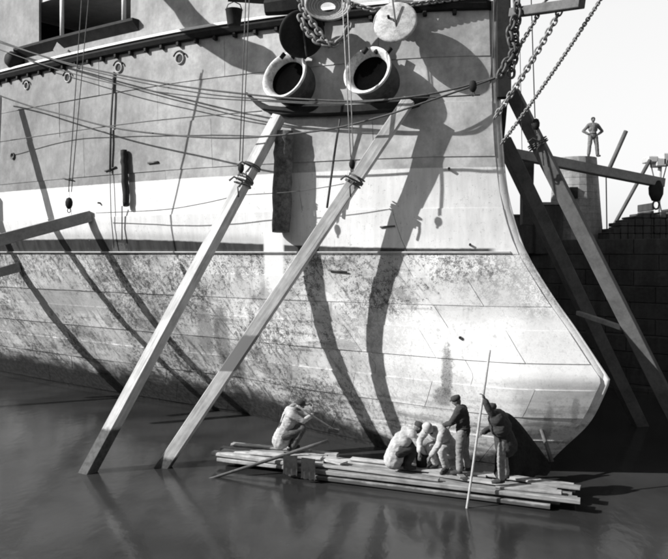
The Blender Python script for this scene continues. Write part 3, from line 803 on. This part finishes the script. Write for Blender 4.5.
# tackles: double falls from above
def tackle(x0, x0b, y0, x1, y1, Y0, Y1, label, s=1.0, mat=M_rope, r=.013):
    rope([W(x0, y0, Y0), W(x1 - 1.4, y1 - 6, Y1)], r, mat, label + ', left fall', 'falls of the hanging tackles')
    rope([W(x0b, y0, Y0), W(x1 + 1.4, y1 - 6, Y1)], r, mat, label + ', right fall', 'falls of the hanging tackles')
tackle(246, 249.5, -6, 241, 167, 17.6, 17.9, 'thin rope down to the block on the left strut')
block(W(241, 168, 17.9), .75, 'small block on the tackle at the left pale strut')
tackle(342, 347, -6, 352, 163, 17.5, 17.2, 'thin rope down to the block on the right strut', mat=M_ropel)
block(W(352, 164, 17.2), .7, 'small block on the tackle at the right pale strut')
tackle(82, 89, -6, 70, 198, 19.5, 20.2, 'thin rope down to the block above the timber shore')
block(W(69, 203, 20.2), 1.0, 'small block above the end of the thick timber shore')
rope([rp(114, 72, .06), rp(111, 120, .08), rp(110, 172, .08)], .035, M_rope, 'thick dark hanging line on the grey paint right of the porthole')
rope([rp(110, 172, .08), rp(111, 215, .10), rp(114, 248, .10)], .015, M_rope, 'thin line continuing from the thick hanging line down to the stripe')
rope([rp(122, 206, .14), rp(122, 240, .10)], .02, M_rope, 'short rope hanging from the slim black log')
rope([rp(340, 118, .35), rp(335, 150, .3), rp(327, 208, .3)], .03, M_rope, 'dark rope hanging from the shelf beside the right strut')
rope([W(531, -8, 17.8), W(535, 118, 17.9)], .013, M_rope, 'single thin fall hanging right of the bow above a block')
block(W(536, 124, 17.9), .9, 'block hanging in the sky right of the bow above the strut')
rope([W(520, 50, 17.7), W(522, 150, 17.9)], .008, M_rope, 'very thin line hanging just right of the stem')
block(W(656, 190, 20.3), 2.0, 'dark block hanging under the far end of the level spar')
block(W(473, 86, 17.35), .9, 'small block on the rope near the stem')
rope([W(668, 160, 20.2), W(662, 183, 20.3)], .015, M_rope, 'short line at the right edge holding the end of the level spar')
rope([W(494, -6, 17.6), W(493, 50, 17.7), W(490, 84, 17.85)], .012, M_rope, 'thin line hanging on the side beside the upright timber')
# lashings round the struts
def lashing(a, b, t, w, n, label, mat=M_rope):
    c = extend(a, b, t); d = (b - a).normalized(); x = d.orthogonal().normalized(); y = d.cross(x); bm = bmesh.new(); rn = random.Random(int(t*1000))
    for k in range(n):
        o = c + d * (k - n/2) * .05; tl = rn.uniform(-.05, .05)
        pts = [o + (x*math.cos(R(i*30)) + y*math.sin(R(i*30))) * w + d * tl * math.cos(R(i*30)) for i in range(13)]
        tube_bm(bm, pts, .017, 6)
    tube_bm(bm, [c + Vector((0, -w, 0)), c + Vector((-.12, -w - .05, -.15)), c + Vector((-.10, -w-.03, -.4))], .02, 6)
    tube_bm(bm, [c + Vector((0, -w, 0)), c + Vector((-.22, -w, .12)), c + Vector((-.34, -w-.03, .02))], .025, 6)
    return tag(link(bm, 'rope_lashing', mat, None, True), label, 'lashing', 'rope lashings round the struts')
lashing(T1, B1, .20, .225, 5, 'dark rope lashing round the left pale strut near its block')
lashing(T1, B1, .155, .225, 2, 'thin upper rope lashing round the left pale strut')
lashing(T2, B2, .225, .21, 5, 'dark rope lashing round the right pale strut below its block')
R1a = W(512, 92, 18.3); R1b = W(700, 466, 17.6)
lashing(R1a, R1b, .145, .25, 3, 'rope lashing round the dark strut right of the bow')

# ---------------------------------------------------------------- the raft
def raft(label, a, b, width, n, top, over, seedn, group='timber rafts beside the ship'):
    rn = random.Random(seedn); a = Vector(a); b = Vector(b); d = (b - a).normalized(); sd_ = Vector((-d.y, d.x, 0))
    e = empty('timber_raft', a, math.atan2(d.y, d.x)); tag(e, label, 'raft', group)
    L = (b - a).length; bpy.context.view_layer.update()
    wd = width / n
    for i in range(n):
        y = (i + .5) * wd - width/2; s0 = rn.uniform(-over, over); s1 = rn.uniform(-over, over)
        for lay in range(2):
            h = .10; z = top - .07 - lay * .145 + rn.uniform(-.015, .015)
            aa = Vector((s0 + (lay*.15), y + rn.uniform(-.01, .01), z)); bb = Vector((L + s1 - lay*(.25 + rn.uniform(0, .7)), y + rn.uniform(-.03, .03), z + rn.uniform(-.025, .025)))
            beamloc('plank', aa, bb, wd - .02, h, M_raft, e)
    return e, d, sd_
def beamloc(name, a, b, w, h, mat, parent, bev=.018, roll=0):
    d = b - a; L = d.length; d.normalize(); y = Vector((0, 0, 1)).cross(d).normalized(); z = d.cross(y)
    bm = bmesh.new(); n = max(1, int(L / 1.2)); rings = []; rn = random.Random(int(a.y*1000)+int(L*100))
    for i in range(n + 1):
        j1 = rn.uniform(-.012, .012); j2 = rn.uniform(-.008, .008); hw = w/2; hh = h/2
        rings.append([bm.verts.new((i/n*L, yy + j1, zz + j2)) for yy, zz in ((-hw+bev, -hh), (hw-bev, -hh), (hw, -hh+bev), (hw, hh-bev), (hw-bev, hh), (-hw+bev, hh), (-hw, hh-bev), (-hw, -hh+bev))])
    for i in range(n):
        for k in range(8): bm.faces.new((rings[i][k], rings[i][(k+1) % 8], rings[i+1][(k+1) % 8], rings[i+1][k]))
    bm.faces.new(rings[0][::-1]); bm.faces.new(rings[-1])
    o = link(bm, name, mat, parent); M = Matrix((d, y, z)).transposed().to_4x4(); M.translation = a; o.matrix_basis = M
    return o
rl, d1, n1 = raft('shorter plank raft at the left under the man with the long brush', (-2.75, 17.95, 0), (-.15, 16.98, 0), 1.0, 5, .36, .12, 3)
rr, d2, n2 = raft('long raft of stacked planks at the right carrying four workmen', (-.85, 17.1, 0), (4.85, 14.85, 0), 1.15, 6, .30, .26, 8)
# loose planks laid across and along the rafts
for (x0, y0, x1, y1, w, par, z) in ((.2, .2, 2.2, .36, .2, rl, .37), (.9, -.3, 2.7, -.2, .22, rl, .37),
        (1.2, .38, 3.6, .33, .2, rr, .325), (.2, -.38, 3.5, -.44, .17, rr, .325), (3.2, -.05, 5.9, -.28, .24, rr, .325),
        (4.3, .30, 6.2, .12, .26, rr, .34), (2.4, .1, 4.4, .2, .2, rr, .33), (.0, .3, 1.2, -.1, .28, rr, .335), (4.7, -.42, 6.0, -.35, .2, rr, .33), (5.3, .0, 6.35, -.05, .24, rr, .36), (3.6, .42, 4.0, -.30, .14, rr, .37)):
    beamloc('loose_plank', Vector((x0, y0, z)), Vector((x1, y1, z + .01)), w, .045, M_raft, par, .008)
# dark strips added in place of the shadow on the raft side
def shade_drape(name, pts_top, drop, mat, label):
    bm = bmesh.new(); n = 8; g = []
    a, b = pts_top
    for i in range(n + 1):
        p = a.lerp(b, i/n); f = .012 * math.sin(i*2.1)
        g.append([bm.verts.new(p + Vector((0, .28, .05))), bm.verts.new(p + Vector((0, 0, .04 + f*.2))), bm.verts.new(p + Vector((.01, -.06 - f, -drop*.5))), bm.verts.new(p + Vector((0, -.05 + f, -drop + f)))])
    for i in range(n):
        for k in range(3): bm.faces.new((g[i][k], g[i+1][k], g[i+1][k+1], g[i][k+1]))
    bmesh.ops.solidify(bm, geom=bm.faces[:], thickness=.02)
    return tag(link(bm, name, mat, None, True), label, 'shade_strip', 'dark strips for shadow at the raft edge')
shade_drape('shade_strip', (W(283, 460, 16.55), W(297, 462, 16.45)), .30, M_cloth_d, 'dark strip standing in for shadow on the raft edge below the crouching man')
shade_drape('shade_strip', (W(301, 463, 16.28), W(315, 465, 16.18)), .33, M_cloth_d, 'second dark strip standing in for shadow at the gap between the rafts')

def stick(name, a, b, r, mat, label, cat, r2=None):
    bm = bmesh.new(); a = Vector(a); b = Vector(b); n = 6
    pts = [a.lerp(b, i/n) + Vector((random.uniform(-1, 1), random.uniform(-1, 1), 0)) * .006 for i in range(n+1)]
    tube_bm(bm, pts, [r + ((r2 or r) - r) * i/n for i in range(n+1)], 7); return tag(link(bm, name, mat, None, True), label, cat)
M_stick = simple('pole_wood', .38, .3, 8, .8); M_stickd = simple('dark_pole_wood', .12, .3, 8, .8)
stick('punt_pole', W(490, 350, 14.95), W(464, 508, 14.55) + Vector((-.03, 0, -.6)), .026, M_stick, 'tall thin pole standing in the water, gripped by the man in the dark jacket', 'pole')
stick('boat_hook', W(524, 378, 17.0), W(552, 462, 16.3), .035, M_stickd, 'dark stick leaning on the hull right of the workmen', 'pole', .05)
stick('oar', W(204, 480, 16.5) + Vector((-.25, 0, -.1)), W(328, 441, 17.1), .03, M_stickd, 'long dark oar lying slanted across the left raft into the water', 'oar', .05)

# ---------------------------------------------------------------- people
def capsule(bm, a, b, ra, rb, seg=12):
    a = Vector(a); b = Vector(b); d = b - a; L = d.length
    if L < 1e-4: d = Vector((0, 0, 1)); L = 1e-4
    d.normalize(); pr = [(0, -ra)] + [(ra * math.cos(R(t)), ra * math.sin(R(t))) for t in (-60, -30, 0)] + [(rb * math.cos(R(t)), L + rb * math.sin(R(t))) for t in (0, 30, 60)] + [(0, L + rb)]
    x = d.orthogonal().normalized(); y = d.cross(x); rings = []
    for (r_, t) in pr:
        rings.append([bm.verts.new(a + d*t)] if r_ < 1e-6 else [bm.verts.new(a + d*t + (x*math.cos(2*math.pi*k/seg) + y*math.sin(2*math.pi*k/seg))*r_) for k in range(seg)])
    for i in range(len(rings)-1):
        p, q = rings[i], rings[i+1]
        for k in range(seg):
            k2 = (k+1) % seg
            bm.faces.new((p[0], q[k2], q[k]) if len(p) == 1 else ((p[k], p[k2], q[0]) if len(q) == 1 else (p[k], p[k2], q[k2], q[k])))
def skinned(name, verts, edges, radii, mat, parent, sub=2, root=0, extra=None, voxel=.016, smooth=6, wrinkle=0.0):
    bm = bmesh.new()
    for a, b in edges: capsule(bm, verts[a], verts[b], radii[a], radii[b])
    bmesh.ops.recalc_face_normals(bm, faces=bm.faces[:])
    if extra: extra(bm)
    me = bpy.data.meshes.new(name); bm.to_mesh(me); bm.free(); o = bpy.data.objects.new(name, me); C.objects.link(o)
    m = o.modifiers.new('r', 'REMESH'); m.mode = 'VOXEL'; m.voxel_size = voxel
    if smooth: m2 = o.modifiers.new('s', 'SMOOTH'); m2.iterations = smooth; m2.factor = .5
    dg = bpy.context.evaluated_depsgraph_get(); dg.update()
    new = bpy.data.meshes.new_from_object(o.evaluated_get(dg)); bpy.data.objects.remove(o); new.materials.clear()
    if wrinkle:
        from mathutils import noise as mn
        new.update()
        for v in new.vertices:      # cloth folds
            p = v.co * 7; k = .9 * mn.noise(Vector((p.x, p.y, p.z))) + 1.0 * (1 - 3.2 * abs(mn.noise(Vector((p.x*1.1 + p.z*1.5 + 7, p.y*1.1 + p.z*.8, p.z*2.6 - p.x)))))
            v.co += v.normal * k * wrinkle
    return link(new, name, mat, parent, True)

def person(loc, rz, label, pose, shirt, trousers, hat='cap', coat=False, bulk=0.0, braces=False, scale=1.0, group='workmen on the rafts'):
    e = empty('person', loc, rz); e.scale = (scale,)*3; tag(e, label, 'person', group)
    J = {k: Vector(v) for k, v in pose.items()}
    hd = J['head']; nk = J['neck']; look = Vector(pose.get('look', (0, 1, 0))).normalized()
    names = ['pelvis', 'spine', 'chest', 'neck', 'headb']
    J['headb'] = nk.lerp(hd, .6)
    V = [J[n] for n in names]; Rr = [.12, .115, .135, .055, .05]; E = [(0, 1), (1, 2), (2, 3), (3, 4)]
    def addv(p, r, parent): V.append(Vector(p)); Rr.append(r); E.append((parent, len(V)-1)); return len(V)-1
    hands = []
    for s in 'LR':
        a = addv(J['sho'+s], .062, 2); b = addv(J['sho'+s].lerp(J['elb'+s], .5), .05, a); b = addv(J['elb'+s], .042, b); c = addv(J['wri'+s], .028, b)
        dd = (J['wri'+s] - J['elb'+s]).normalized(); h = addv(J['wri'+s] + dd * .08, .034, c); hands.append((J['wri'+s] + dd * .05, dd, s))
        a = addv(J['hip'+s], .095, 0); b = addv(J['hip'+s].lerp(J['kne'+s], .5), .078, a); b = addv(J['kne'+s], .056, b); c = addv(J['kne'+s].lerp(J['ank'+s], .4), .056, b); c = addv(J['ank'+s], .038, c); addv(J['toe'+s], .035, c)
    def extra(bm):
        # head with face
        x = look.cross(Vector((0, 0, 1))).normalized(); up = x.cross(look).normalized()
        ret = bmesh.ops.create_uvsphere(bm, u_segments=20, v_segments=14, radius=1.0)
        for v in ret['verts']:
            p = v.co.copy(); fx, fy, fz = p.x * .076, p.y * .098, p.z * .118
            if fz < 0: fx *= 1 - .32 * (-p.z); fy *= 1 - .12 * (-p.z)
            if p.y > .75 and -.1 < p.z < .28 and abs(p.x) > .15: fy -= .010       # eye hollows
            if p.y > .9 and abs(p.x) < .16 and -.35 < p.z < .2: fy += .022      # nose
            v.co = hd + x * fx + look * fy + up * fz
        for s_ in (-1, 1):
            r2 = bmesh.ops.create_uvsphere(bm, u_segments=8, v_segments=6, radius=1.0)
            for v in r2['verts']:
                p = v.co.copy(); v.co = hd + x * (s_*.078 + p.x*.012) + look * (p.y*.018 - .005) + up * (p.z*.03)
        for (w, dd, s) in hands:
            side = dd.cross(Vector((0, 0, 1)));  side = side.normalized() if side.length > .1 else Vector((1, 0, 0)); cur = side.cross(dd).normalized()
            if cur.z > 0: cur = -cur
            for k in range(4):
                b0 = w + dd * .05 + side * (k - 1.5) * .02; ln = (.07, .08, .075, .06)[k]
                tube_bm(bm, [b0, b0 + dd * ln * .45 + cur * .012, b0 + dd * ln * .75 + cur * .035, b0 + dd * ln * .75 + cur * .06], [.010, .0095, .009, .007], 6)
            b0 = w + dd * .0 - side * .03; tube_bm(bm, [b0, b0 + dd * .03 - side * .02 + cur * .01, b0 + dd * .055 - side * .012 + cur * .03], [.012, .010, .008], 6)
    for (sa, sb) in (('shoL', 'shoR'), ('hipL', 'hipR')):
        V.append(J[sa]); V.append(J[sb]); Rr += [.06, .06] if sa == 'shoL' else [.09, .09]; E.append((len(V)-2, len(V)-1))
    skinned('body', V, E, Rr, M_skin, e, 2, 0, extra, voxel=.0105, smooth=1)
    # shirt
    V2 = [J['pelvis'] + (J['spine'] - J['pelvis']) * .05, J['spine'], J['chest'], J['chest'].lerp(nk, .75)]; R2 = [.150 if not coat else .17, .14, .162, .085]; E2 = [(0, 1), (1, 2), (2, 3)]
    if coat: V2.append(J['pelvis'] - (J['spine'] - J['pelvis']).normalized() * .16); R2.append(.19); E2.append((0, 4))
    for s in 'LR':
        n = len(V2); V2 += [J['sho'+s], J['sho'+s].lerp(J['elb'+s], .5), J['elb'+s], J['elb'+s].lerp(J['wri'+s], .88)]; R2 += [.082, .070, .060, .050]
        E2 += [(2, n), (n, n+1), (n+1, n+2), (n+2, n+3)]
    V2.append(J['shoL'].lerp(J['shoR'], .12)); V2.append(J['shoR'].lerp(J['shoL'], .12)); R2 += [.10 + bulk*.6]*2; E2.append((len(V2)-2, len(V2)-1))
    V2.append(J['spine'].lerp(J['chest'], .45) + (J['shoL'] - J['shoR']) * .2); V2.append(J['spine'].lerp(J['chest'], .45) - (J['shoL'] - J['shoR']) * .2); R2 += [.125 + bulk]*2; E2.append((len(V2)-2, len(V2)-1))
    R2 = [x_ + (bulk if x_ > .12 else bulk * .22) for x_ in R2]
    skinned('jacket' if coat else 'shirt', V2, E2, R2, shirt, e, wrinkle=.0055,voxel=.0155,smooth=2)
    V3 = [J['pelvis']]; R3 = [.145]; E3 = []
    for s in 'LR':
        n = len(V3); V3 += [J['hip'+s], J['hip'+s].lerp(J['kne'+s], .5), J['kne'+s], J['kne'+s].lerp(J['ank'+s], .5), J['kne'+s].lerp(J['ank'+s], .88)]; R3 += [.115, .10, .084, .080, .074]
        E3 += [(0, n), (n, n+1), (n+1, n+2), (n+2, n+3), (n+3, n+4)]
    V3.append(J['pelvis'].lerp(J['spine'], .55)); R3.append(.135); E3.append((0, len(V3)-1))
    skinned('trousers', V3, E3, R3, trousers, e, wrinkle=.0055,voxel=.0155,smooth=2)
    for s in 'LR':
        d = J['toe'+s] - J['ank'+s]; tube('shoe', [J['ank'+s] - d*.35 + Vector((0, 0, -.03)), J['ank'+s] + Vector((0, 0, -.02)), J['ank'+s] + d*.7 + Vector((0, 0, -.005)), J['toe'+s]+d*.2], [.04, .055, .05, .03], M_cloth_d, e, 10)
    ax_ = (J['spine'] - J['pelvis']).normalized(); sx = (J['shoR'] - J['shoL']).normalized(); fy_ = ax_.cross(sx).normalized()
    if not coat:
        c_ = J['pelvis'].lerp(J['spine'], .45); tube('belt', [c_ + sx * math.cos(R(i*24)) * .158 + fy_ * math.sin(R(i*24)) * .150 for i in range(16)], .018, M_cloth_d, e, 6)
    if braces:
        for k_ in (-1, 1):
            b_0 = J['pelvis'].lerp(J['spine'], .4) + sx * .03 * k_; b_1 = J['chest'] + sx * .06 * k_; b_2 = J['chest'].lerp(nk, .45) + sx * .11 * k_
            tube('brace_strap', [b_0 - fy_ * .158 * -braces, b_0.lerp(b_1, .5) + fy_ * .160 * braces, b_1 + fy_ * .168 * braces, b_2 + fy_ * .09 * braces], .013, M_cloth_d, e, 6)
    nb = J['chest'].lerp(nk, .8); tube('collar', [nb + sx * math.cos(R(i*30)) * .075 + fy_ * math.sin(R(i*30)) * .078 for i in range(13)], .018, M_cloth_d, e, 6)
    up = (look.cross(Vector((0, 0, 1))).normalized()).cross(look).normalized()
    if hat == 'cap':
        lathe('cap', hd + up * .035, up, [(.086, -.01), (.105, .0), (.115, .045), (.10, .09), (.05, .105), (0, .108)], M_cloth_d, e, 18)
        tube('cap_peak', [hd + up*.05 + look*.08 - up.cross(look)*.05, hd + up*.045 + look*.14, hd + up*.05 + look*.08 + up.cross(look)*.05], .012, M_cloth_d, e, 6)
    elif hat == 'straw':
        lathe('hat', hd + up * .04, up, [(.20, -.012), (.19, .0), (.10, .012), (.096, .075), (.07, .10), (0, .105)], M_straw, e, 24)
    elif hat == 'cloth':
        lathe('headcloth', hd + up * .0, up, [(.085, -.06), (.10, -.02), (.105, .05), (.085, .11), (.04, .13), (0, .133)], M_cloth_w, e, 18)
    else:
        lathe('hair', hd + up * .02 - look*.012, up, [(.082, -.03), (.092, .02), (.085, .07), (.05, .105), (0, .11)], M_hair, e, 18)
    return e
# poses: x right, y forward, z up
STAND = dict(pelvis=(0, 0, .93), spine=(0, 0, 1.12), chest=(0, 0, 1.33), neck=(0, 0, 1.49), head=(0, .03, 1.62),
    shoL=(-.19, 0, 1.40), elbL=(-.27, 0, 1.13), wriL=(-.26, .06, .88), shoR=(.19, 0, 1.40), elbR=(.27, 0, 1.13), wriR=(.26, .06, .88),
    hipL=(-.10, 0, .90), kneL=(-.14, .05, .49), ankL=(-.17, .03, .08), toeL=(-.20, .20, .035), hipR=(.10, 0, .90), kneR=(.14, .0, .49), ankR=(.16, -.05, .08), toeR=(.20, .12, .035))
def pose(**k): p = dict(STAND); p.update(k); return p
SQUAT = pose(pelvis=(0, -.12, .36), spine=(0, -.06, .54), chest=(0, .08, .72), neck=(0, .20, .85), head=(0, .29, .95), look=(0, 1, -.25),
    hipL=(-.10, -.12, .34), kneL=(-.17, .33, .50), ankL=(-.14, .08, .08), toeL=(-.16, .25, .035), hipR=(.10, -.12, .34), kneR=(.17, .30, .52), ankR=(.14, .06, .08), toeR=(.16, .23, .035),
    shoL=(-.18, .09, .79), elbL=(-.26, .34, .72), wriL=(-.16, .50, .86), shoR=(.18, .09, .79), elbR=(.26, .32, .66), wriR=(.10, .52, .74))
def at(px, py, Y): p = W(px, py, Y); return p
RT = .345
# man squatting on the left raft, back to the sun, scrubbing with a long brush
pA = dict(SQUAT); pA.update(elbL=(-.30, .22, .98), wriL=(-.18, .42, 1.00), neck=(0, .14, .93), head=(0, .26, 1.00), chest=(0, .04, .78), shoL=(-.18, .03, .87), shoR=(.18, .05, .84), elbR=(.24, .30, .70), wriR=(.08, .55, .80), pelvis=(0, -.12, .38))
person((-1.10, 17.42, RT + .06), R(-78), 'workman in a white shirt squatting on the left raft with a long brush', pA, M_cloth_w, M_cloth_m, 'cap', coat=True, bulk=.018, braces=-1, scale=1.06)
b1 = at(299, 407, 17.1); b2 = at(333, 429, 17.8)
e = empty('long_brush', b1); tag(e, 'long-handled scrubbing brush held by the squatting man at the left', 'brush')
o = tube('handle', [Vector((0, 0, 0)) - (b2-b1)*.05, b2 - b1], .022, M_stick, e, 7); beamloc('head', (b2-b1) + Vector((-.12, 0, 0)), (b2-b1) + Vector((.14, .03, -.06)), .08, .09, M_stickd, e)
# man crouching beside the shadow
pB = dict(SQUAT); pB.update(chest=(0, .16, .66), neck=(0, .30, .74), head=(0, .40, .80), shoL=(-.18, .18, .73), shoR=(.18, .18, .73), elbL=(-.26, .32, .46), wriL=(-.16, .50, .36), elbR=(.26, .34, .42), wriR=(.14, .52, .30), look=(0, 1, -.5))
person((1.50, 16.15, RT), R(-70), 'workman in pale smock and dark trousers crouching low on the long raft', pB, M_cloth_w, M_cloth_d, 'cap', coat=True, bulk=.018, braces=-1, scale=1.08)
# man in white bending over
pC = pose(pelvis=(0, -.16, .52), spine=(0, -.05, .68), chest=(0, .14, .80), neck=(0, .28, .85), head=(0, .38, .90), look=(0, 1, -.7), hipL=(-.10, -.15, .50), hipR=(.10, -.15, .50), kneL=(-.15, .16, .45), kneR=(.15, .18, .47), ankL=(-.14, .0, .08), ankR=(.14, 0, .08),
    shoL=(-.19, .16, .86), shoR=(.19, .16, .86), elbL=(-.25, .36, .62), wriL=(-.14, .46, .40), elbR=(.25, .36, .62), wriR=(.14, .48, .42))
person((2.38, 16.02, RT), R(130), 'workman in pale clothes and a pale head cloth bending over beside the standing man', pC, M_cloth_w, M_cloth_w, 'cloth', coat=True, bulk=.02, scale=1.1)
# standing man facing the hull, dark waistcoat, pale trousers
pD = pose(chest=(0, .05, 1.32), neck=(0, .09, 1.47), head=(0, .15, 1.58), look=(-.2, 1, -.35), shoL=(-.19, .05, 1.39), shoR=(.19, .05, 1.39), elbL=(-.26, .20, 1.14), wriL=(-.12, .42, 1.05), elbR=(.27, .16, 1.12), wriR=(.12, .40, 1.0))
person((2.82, 15.72, RT + .03), R(62), 'standing workman in dark cap and dark shirt facing the hull, left of the pole', pD, M_cloth_d, M_cloth_l, 'cap', bulk=.012, scale=.98)
# man with raised arm gripping the pole
ploc = Vector((3.55, 15.08, RT + .05))
pE = pose(pelvis=(0, -.02, .90), spine=(-.04, .02, 1.08), chest=(-.08, .10, 1.26), neck=(-.10, .16, 1.40), head=(-.08, .24, 1.50), look=(.2, 1, -.1),
    shoL=(-.26, .14, 1.36), elbL=(-.36, .28, 1.56), wriL=(-.38, .36, 1.76), shoR=(.10, .10, 1.32), elbR=(.16, .24, 1.08), wriR=(.0, .42, 1.0))
person(ploc, R(75), 'workman in a dark jacket and pale trousers reaching one arm up the tall pole', pE, M_cloth_d, M_cloth_l, 'cap', coat=True, bulk=.05, scale=1.0)
# brush poles, buckets on the raft
def pail(loc, label, mat):
    e = empty('bucket', loc); tag(e, label, 'bucket')
    lathe('pail', (0, 0, 0), (0, 0, 1), [(0, 0), (.12, 0), (.15, .26), (.16, .27), (.14, .26), (.11, .03), (0, .03)], mat, e, 18)
    tube('handle', [(-.15, 0, .26), (-.1, 0, .36), (0, 0, .40), (.1, 0, .36), (.15, 0, .26)], .01, M_iron, e, 5)
pail((1.98, 16.25, RT + .03), 'small dark bucket on the long raft between the two crouching men', M_tar)

# dark sheet added in place of the shadow beside the last man
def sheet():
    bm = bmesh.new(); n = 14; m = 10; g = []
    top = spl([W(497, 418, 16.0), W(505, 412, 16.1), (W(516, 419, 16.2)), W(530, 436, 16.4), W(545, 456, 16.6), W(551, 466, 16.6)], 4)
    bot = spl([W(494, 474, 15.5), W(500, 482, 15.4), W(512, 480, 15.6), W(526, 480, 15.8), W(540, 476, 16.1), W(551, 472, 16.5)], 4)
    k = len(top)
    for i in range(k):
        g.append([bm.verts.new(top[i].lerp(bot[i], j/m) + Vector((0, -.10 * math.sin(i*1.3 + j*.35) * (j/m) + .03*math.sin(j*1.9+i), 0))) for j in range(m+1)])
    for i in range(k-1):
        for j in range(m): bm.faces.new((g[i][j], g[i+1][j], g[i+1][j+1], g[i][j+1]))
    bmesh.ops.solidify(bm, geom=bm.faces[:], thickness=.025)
    return tag(link(bm, 'shade_sheet', M_cloth_d, None, True), 'dark sheet standing in for the shadow behind the man in the dark jacket', 'shade_sheet')
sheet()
# man on the tower (facing the camera, hands on hips)
YT = 31.0
pF = pose(elbL=(-.42, -.04, 1.14), wriL=(-.20, .06, .98), elbR=(.42, -.04, 1.14), wriR=(.20, .06, .98), ankL=(-.20, 0, .08), ankR=(.2, 0, .08), kneL=(-.16, .03, .49), kneR=(.16, .03, .49), toeL=(-.24, .16, .035), toeR=(.24, .16, .035))
tp = W(593, 157, YT + .6)
person(tp, R(180), 'man standing with hands on hips on top of the tapered tower', pF, M_cloth_haze, M_cloth_haze, 'none', group='man on the tower', scale=1.0)

# ---------------------------------------------------------------- background right
tw = empty('tapered_tower', Vector((W(583, 240, YT).x, YT + 1.0, 5.2))); tag(tw, 'tapered dark masonry tower with a small window behind the bow, man standing on it', 'tower')
cx = tw.location.x; top_z = tp.z - .02
def ring_course(z0, z1, r0, r1, name='stone_course'):
    bm = bmesh.new(); seg = 20
    # recessed joint under a proud course
    prof = [(r0 - .012, z0), (r0 - .012, z0 + .01), (r0, z0 + .015), (r1, z1)]
    lathe_bm(bm, (0, 0, 0), (0, 0, 1), prof + [(0, z1)], seg); return link(bm, name, M_brick, tw)
n = 14; hh = (top_z - 5.0) / n
for i in range(n):
    f = i / n; f2 = (i+1) / n; rad = lambda t: 1.28 - .36 * t ** .8 if t < .75 else 1.28 - .36 * .75**.8 - (t-.75) * .35
    z0 = -.2 + hh * i; ring_course(z0, z0 + hh - .002, rad(f), rad(f2))
bm = bmesh.new(); box_bm(bm, (-.42, -.98, 2.55), .17, .12, .24); link(bm, 'window', M_dark, tw)
lathe('ledge', (0, 0, top_z - 5.2 - .12), (0, 0, 1), [(.84, 0), (.88, .04), (.88, .10), (0, .10)], M_brick, tw, 20)
def shed(name, x0, y0, x1, y1, Y, dep, mat, label, cat, steps_=None):
    a = W(x0, y0, Y); b = W(x1, y1, Y); e = empty(name, Vector(((a.x+b.x)/2, Y, 5.2))); tag(e, label, cat); return e, a, b
# low annex by the tower
an2_ = empty('annex', Vector((W(529, 220, 30.6).x, 31.4, 5.2))); tag(an2_, 'lowest dark block between the bow and the tower annex', 'building')
bm = bmesh.new(); box_bm(bm, (0, 0, .72), .78, .6, .80, bev=.04); link(bm, 'wall', M_stone, an2_)
bm = bmesh.new(); box_bm(bm, (0, 0, 1.56), .84, .66, .05, bev=.02); link(bm, 'roof', M_stone, an2_)
an = empty('annex', Vector((W(549, 220, 30.6).x, 31.2, 5.2))); tag(an, 'low dark block leaning on the left foot of the tower', 'building')
bm = bmesh.new(); box_bm(bm, (0, 0, .95), .58, .6, 1.05, bev=.04); link(bm, 'wall', M_stone, an)
bm = bmesh.new(); box_bm(bm, (0, 0, 2.06), .66, .66, .06, bev=.02); link(bm, 'roof', M_brick, an)
# stepped masonry
st = empty('stepped_masonry', Vector((W(640, 240, 30).x, 30.5, 5.2))); tag(st, 'dark masonry rising in steps to the right edge, right of the tower', 'wall')
mats = M_stone
xs = [(612, 232), (619, 228), (626, 222), (633, 219), (641, 216), (649, 213), (652, 203), (658, 214), (664, 212), (674, 214), (682, 208), (690, 210)]
prev = 607
for i, (x, y) in enumerate(xs):
    a = W(prev, y, 30); b = W(x, y, 30); hgt = a.z - 5.2
    k = 0; z = -.2
    while z < hgt - .05:
        h_ = min(.32, hgt - z); bm = bmesh.new(); box_bm(bm, ((a.x+b.x)/2 - st.location.x, random.uniform(-.03, .03), z + h_/2), (b.x-a.x)/2 - .008, .7, h_/2 - .008, bev=.02)
        link(bm, 'masonry_block', M_stone, st); z += h_
    prev = x
# derricks behind
def derrick(label, a, b, r, stays):
    e = empty('derrick', a); tag(e, label, 'derrick', 'derricks on the far quay')
    tube('boom', [Vector((0, 0, 0)), b - a], r, M_timber_d, e, 8)
    for s, t in stays: tube('stay', [s - a, t - a], .03, M_rope, e, 5)
derrick('short derrick boom slanting up right beside the tower top', W(606, 176, 33), W(626, 131, 33), .10, [(W(607, 240, 33), W(606, 172, 33))])
derrick('thin derrick boom rising from behind the stepped masonry', W(608, 236, 34), W(650, 160, 34), .09, [(W(650, 160, 34), W(668, 240, 34))])
bm = bmesh.new()
hz_ = empty('distant_crane', W(656, 240, 45)); tag(hz_, 'pale distant crane head at the right edge above the masonry', 'crane')
for (x, y, w, h) in ((650, 160, 5, 3), (658, 163, 5, 4), (665, 160, 5, 6)):
    p = W(x, y, 45) - hz_.location; bm = bmesh.new(); box_bm(bm, p, w/F*45, .5, h/F*45, bev=.05); link(bm, 'crane_house', M_grey, hz_)
tube('mast', [Vector((0, 0, -1)), W(660, 165, 45) - hz_.location], .12, M_grey, hz_, 6)
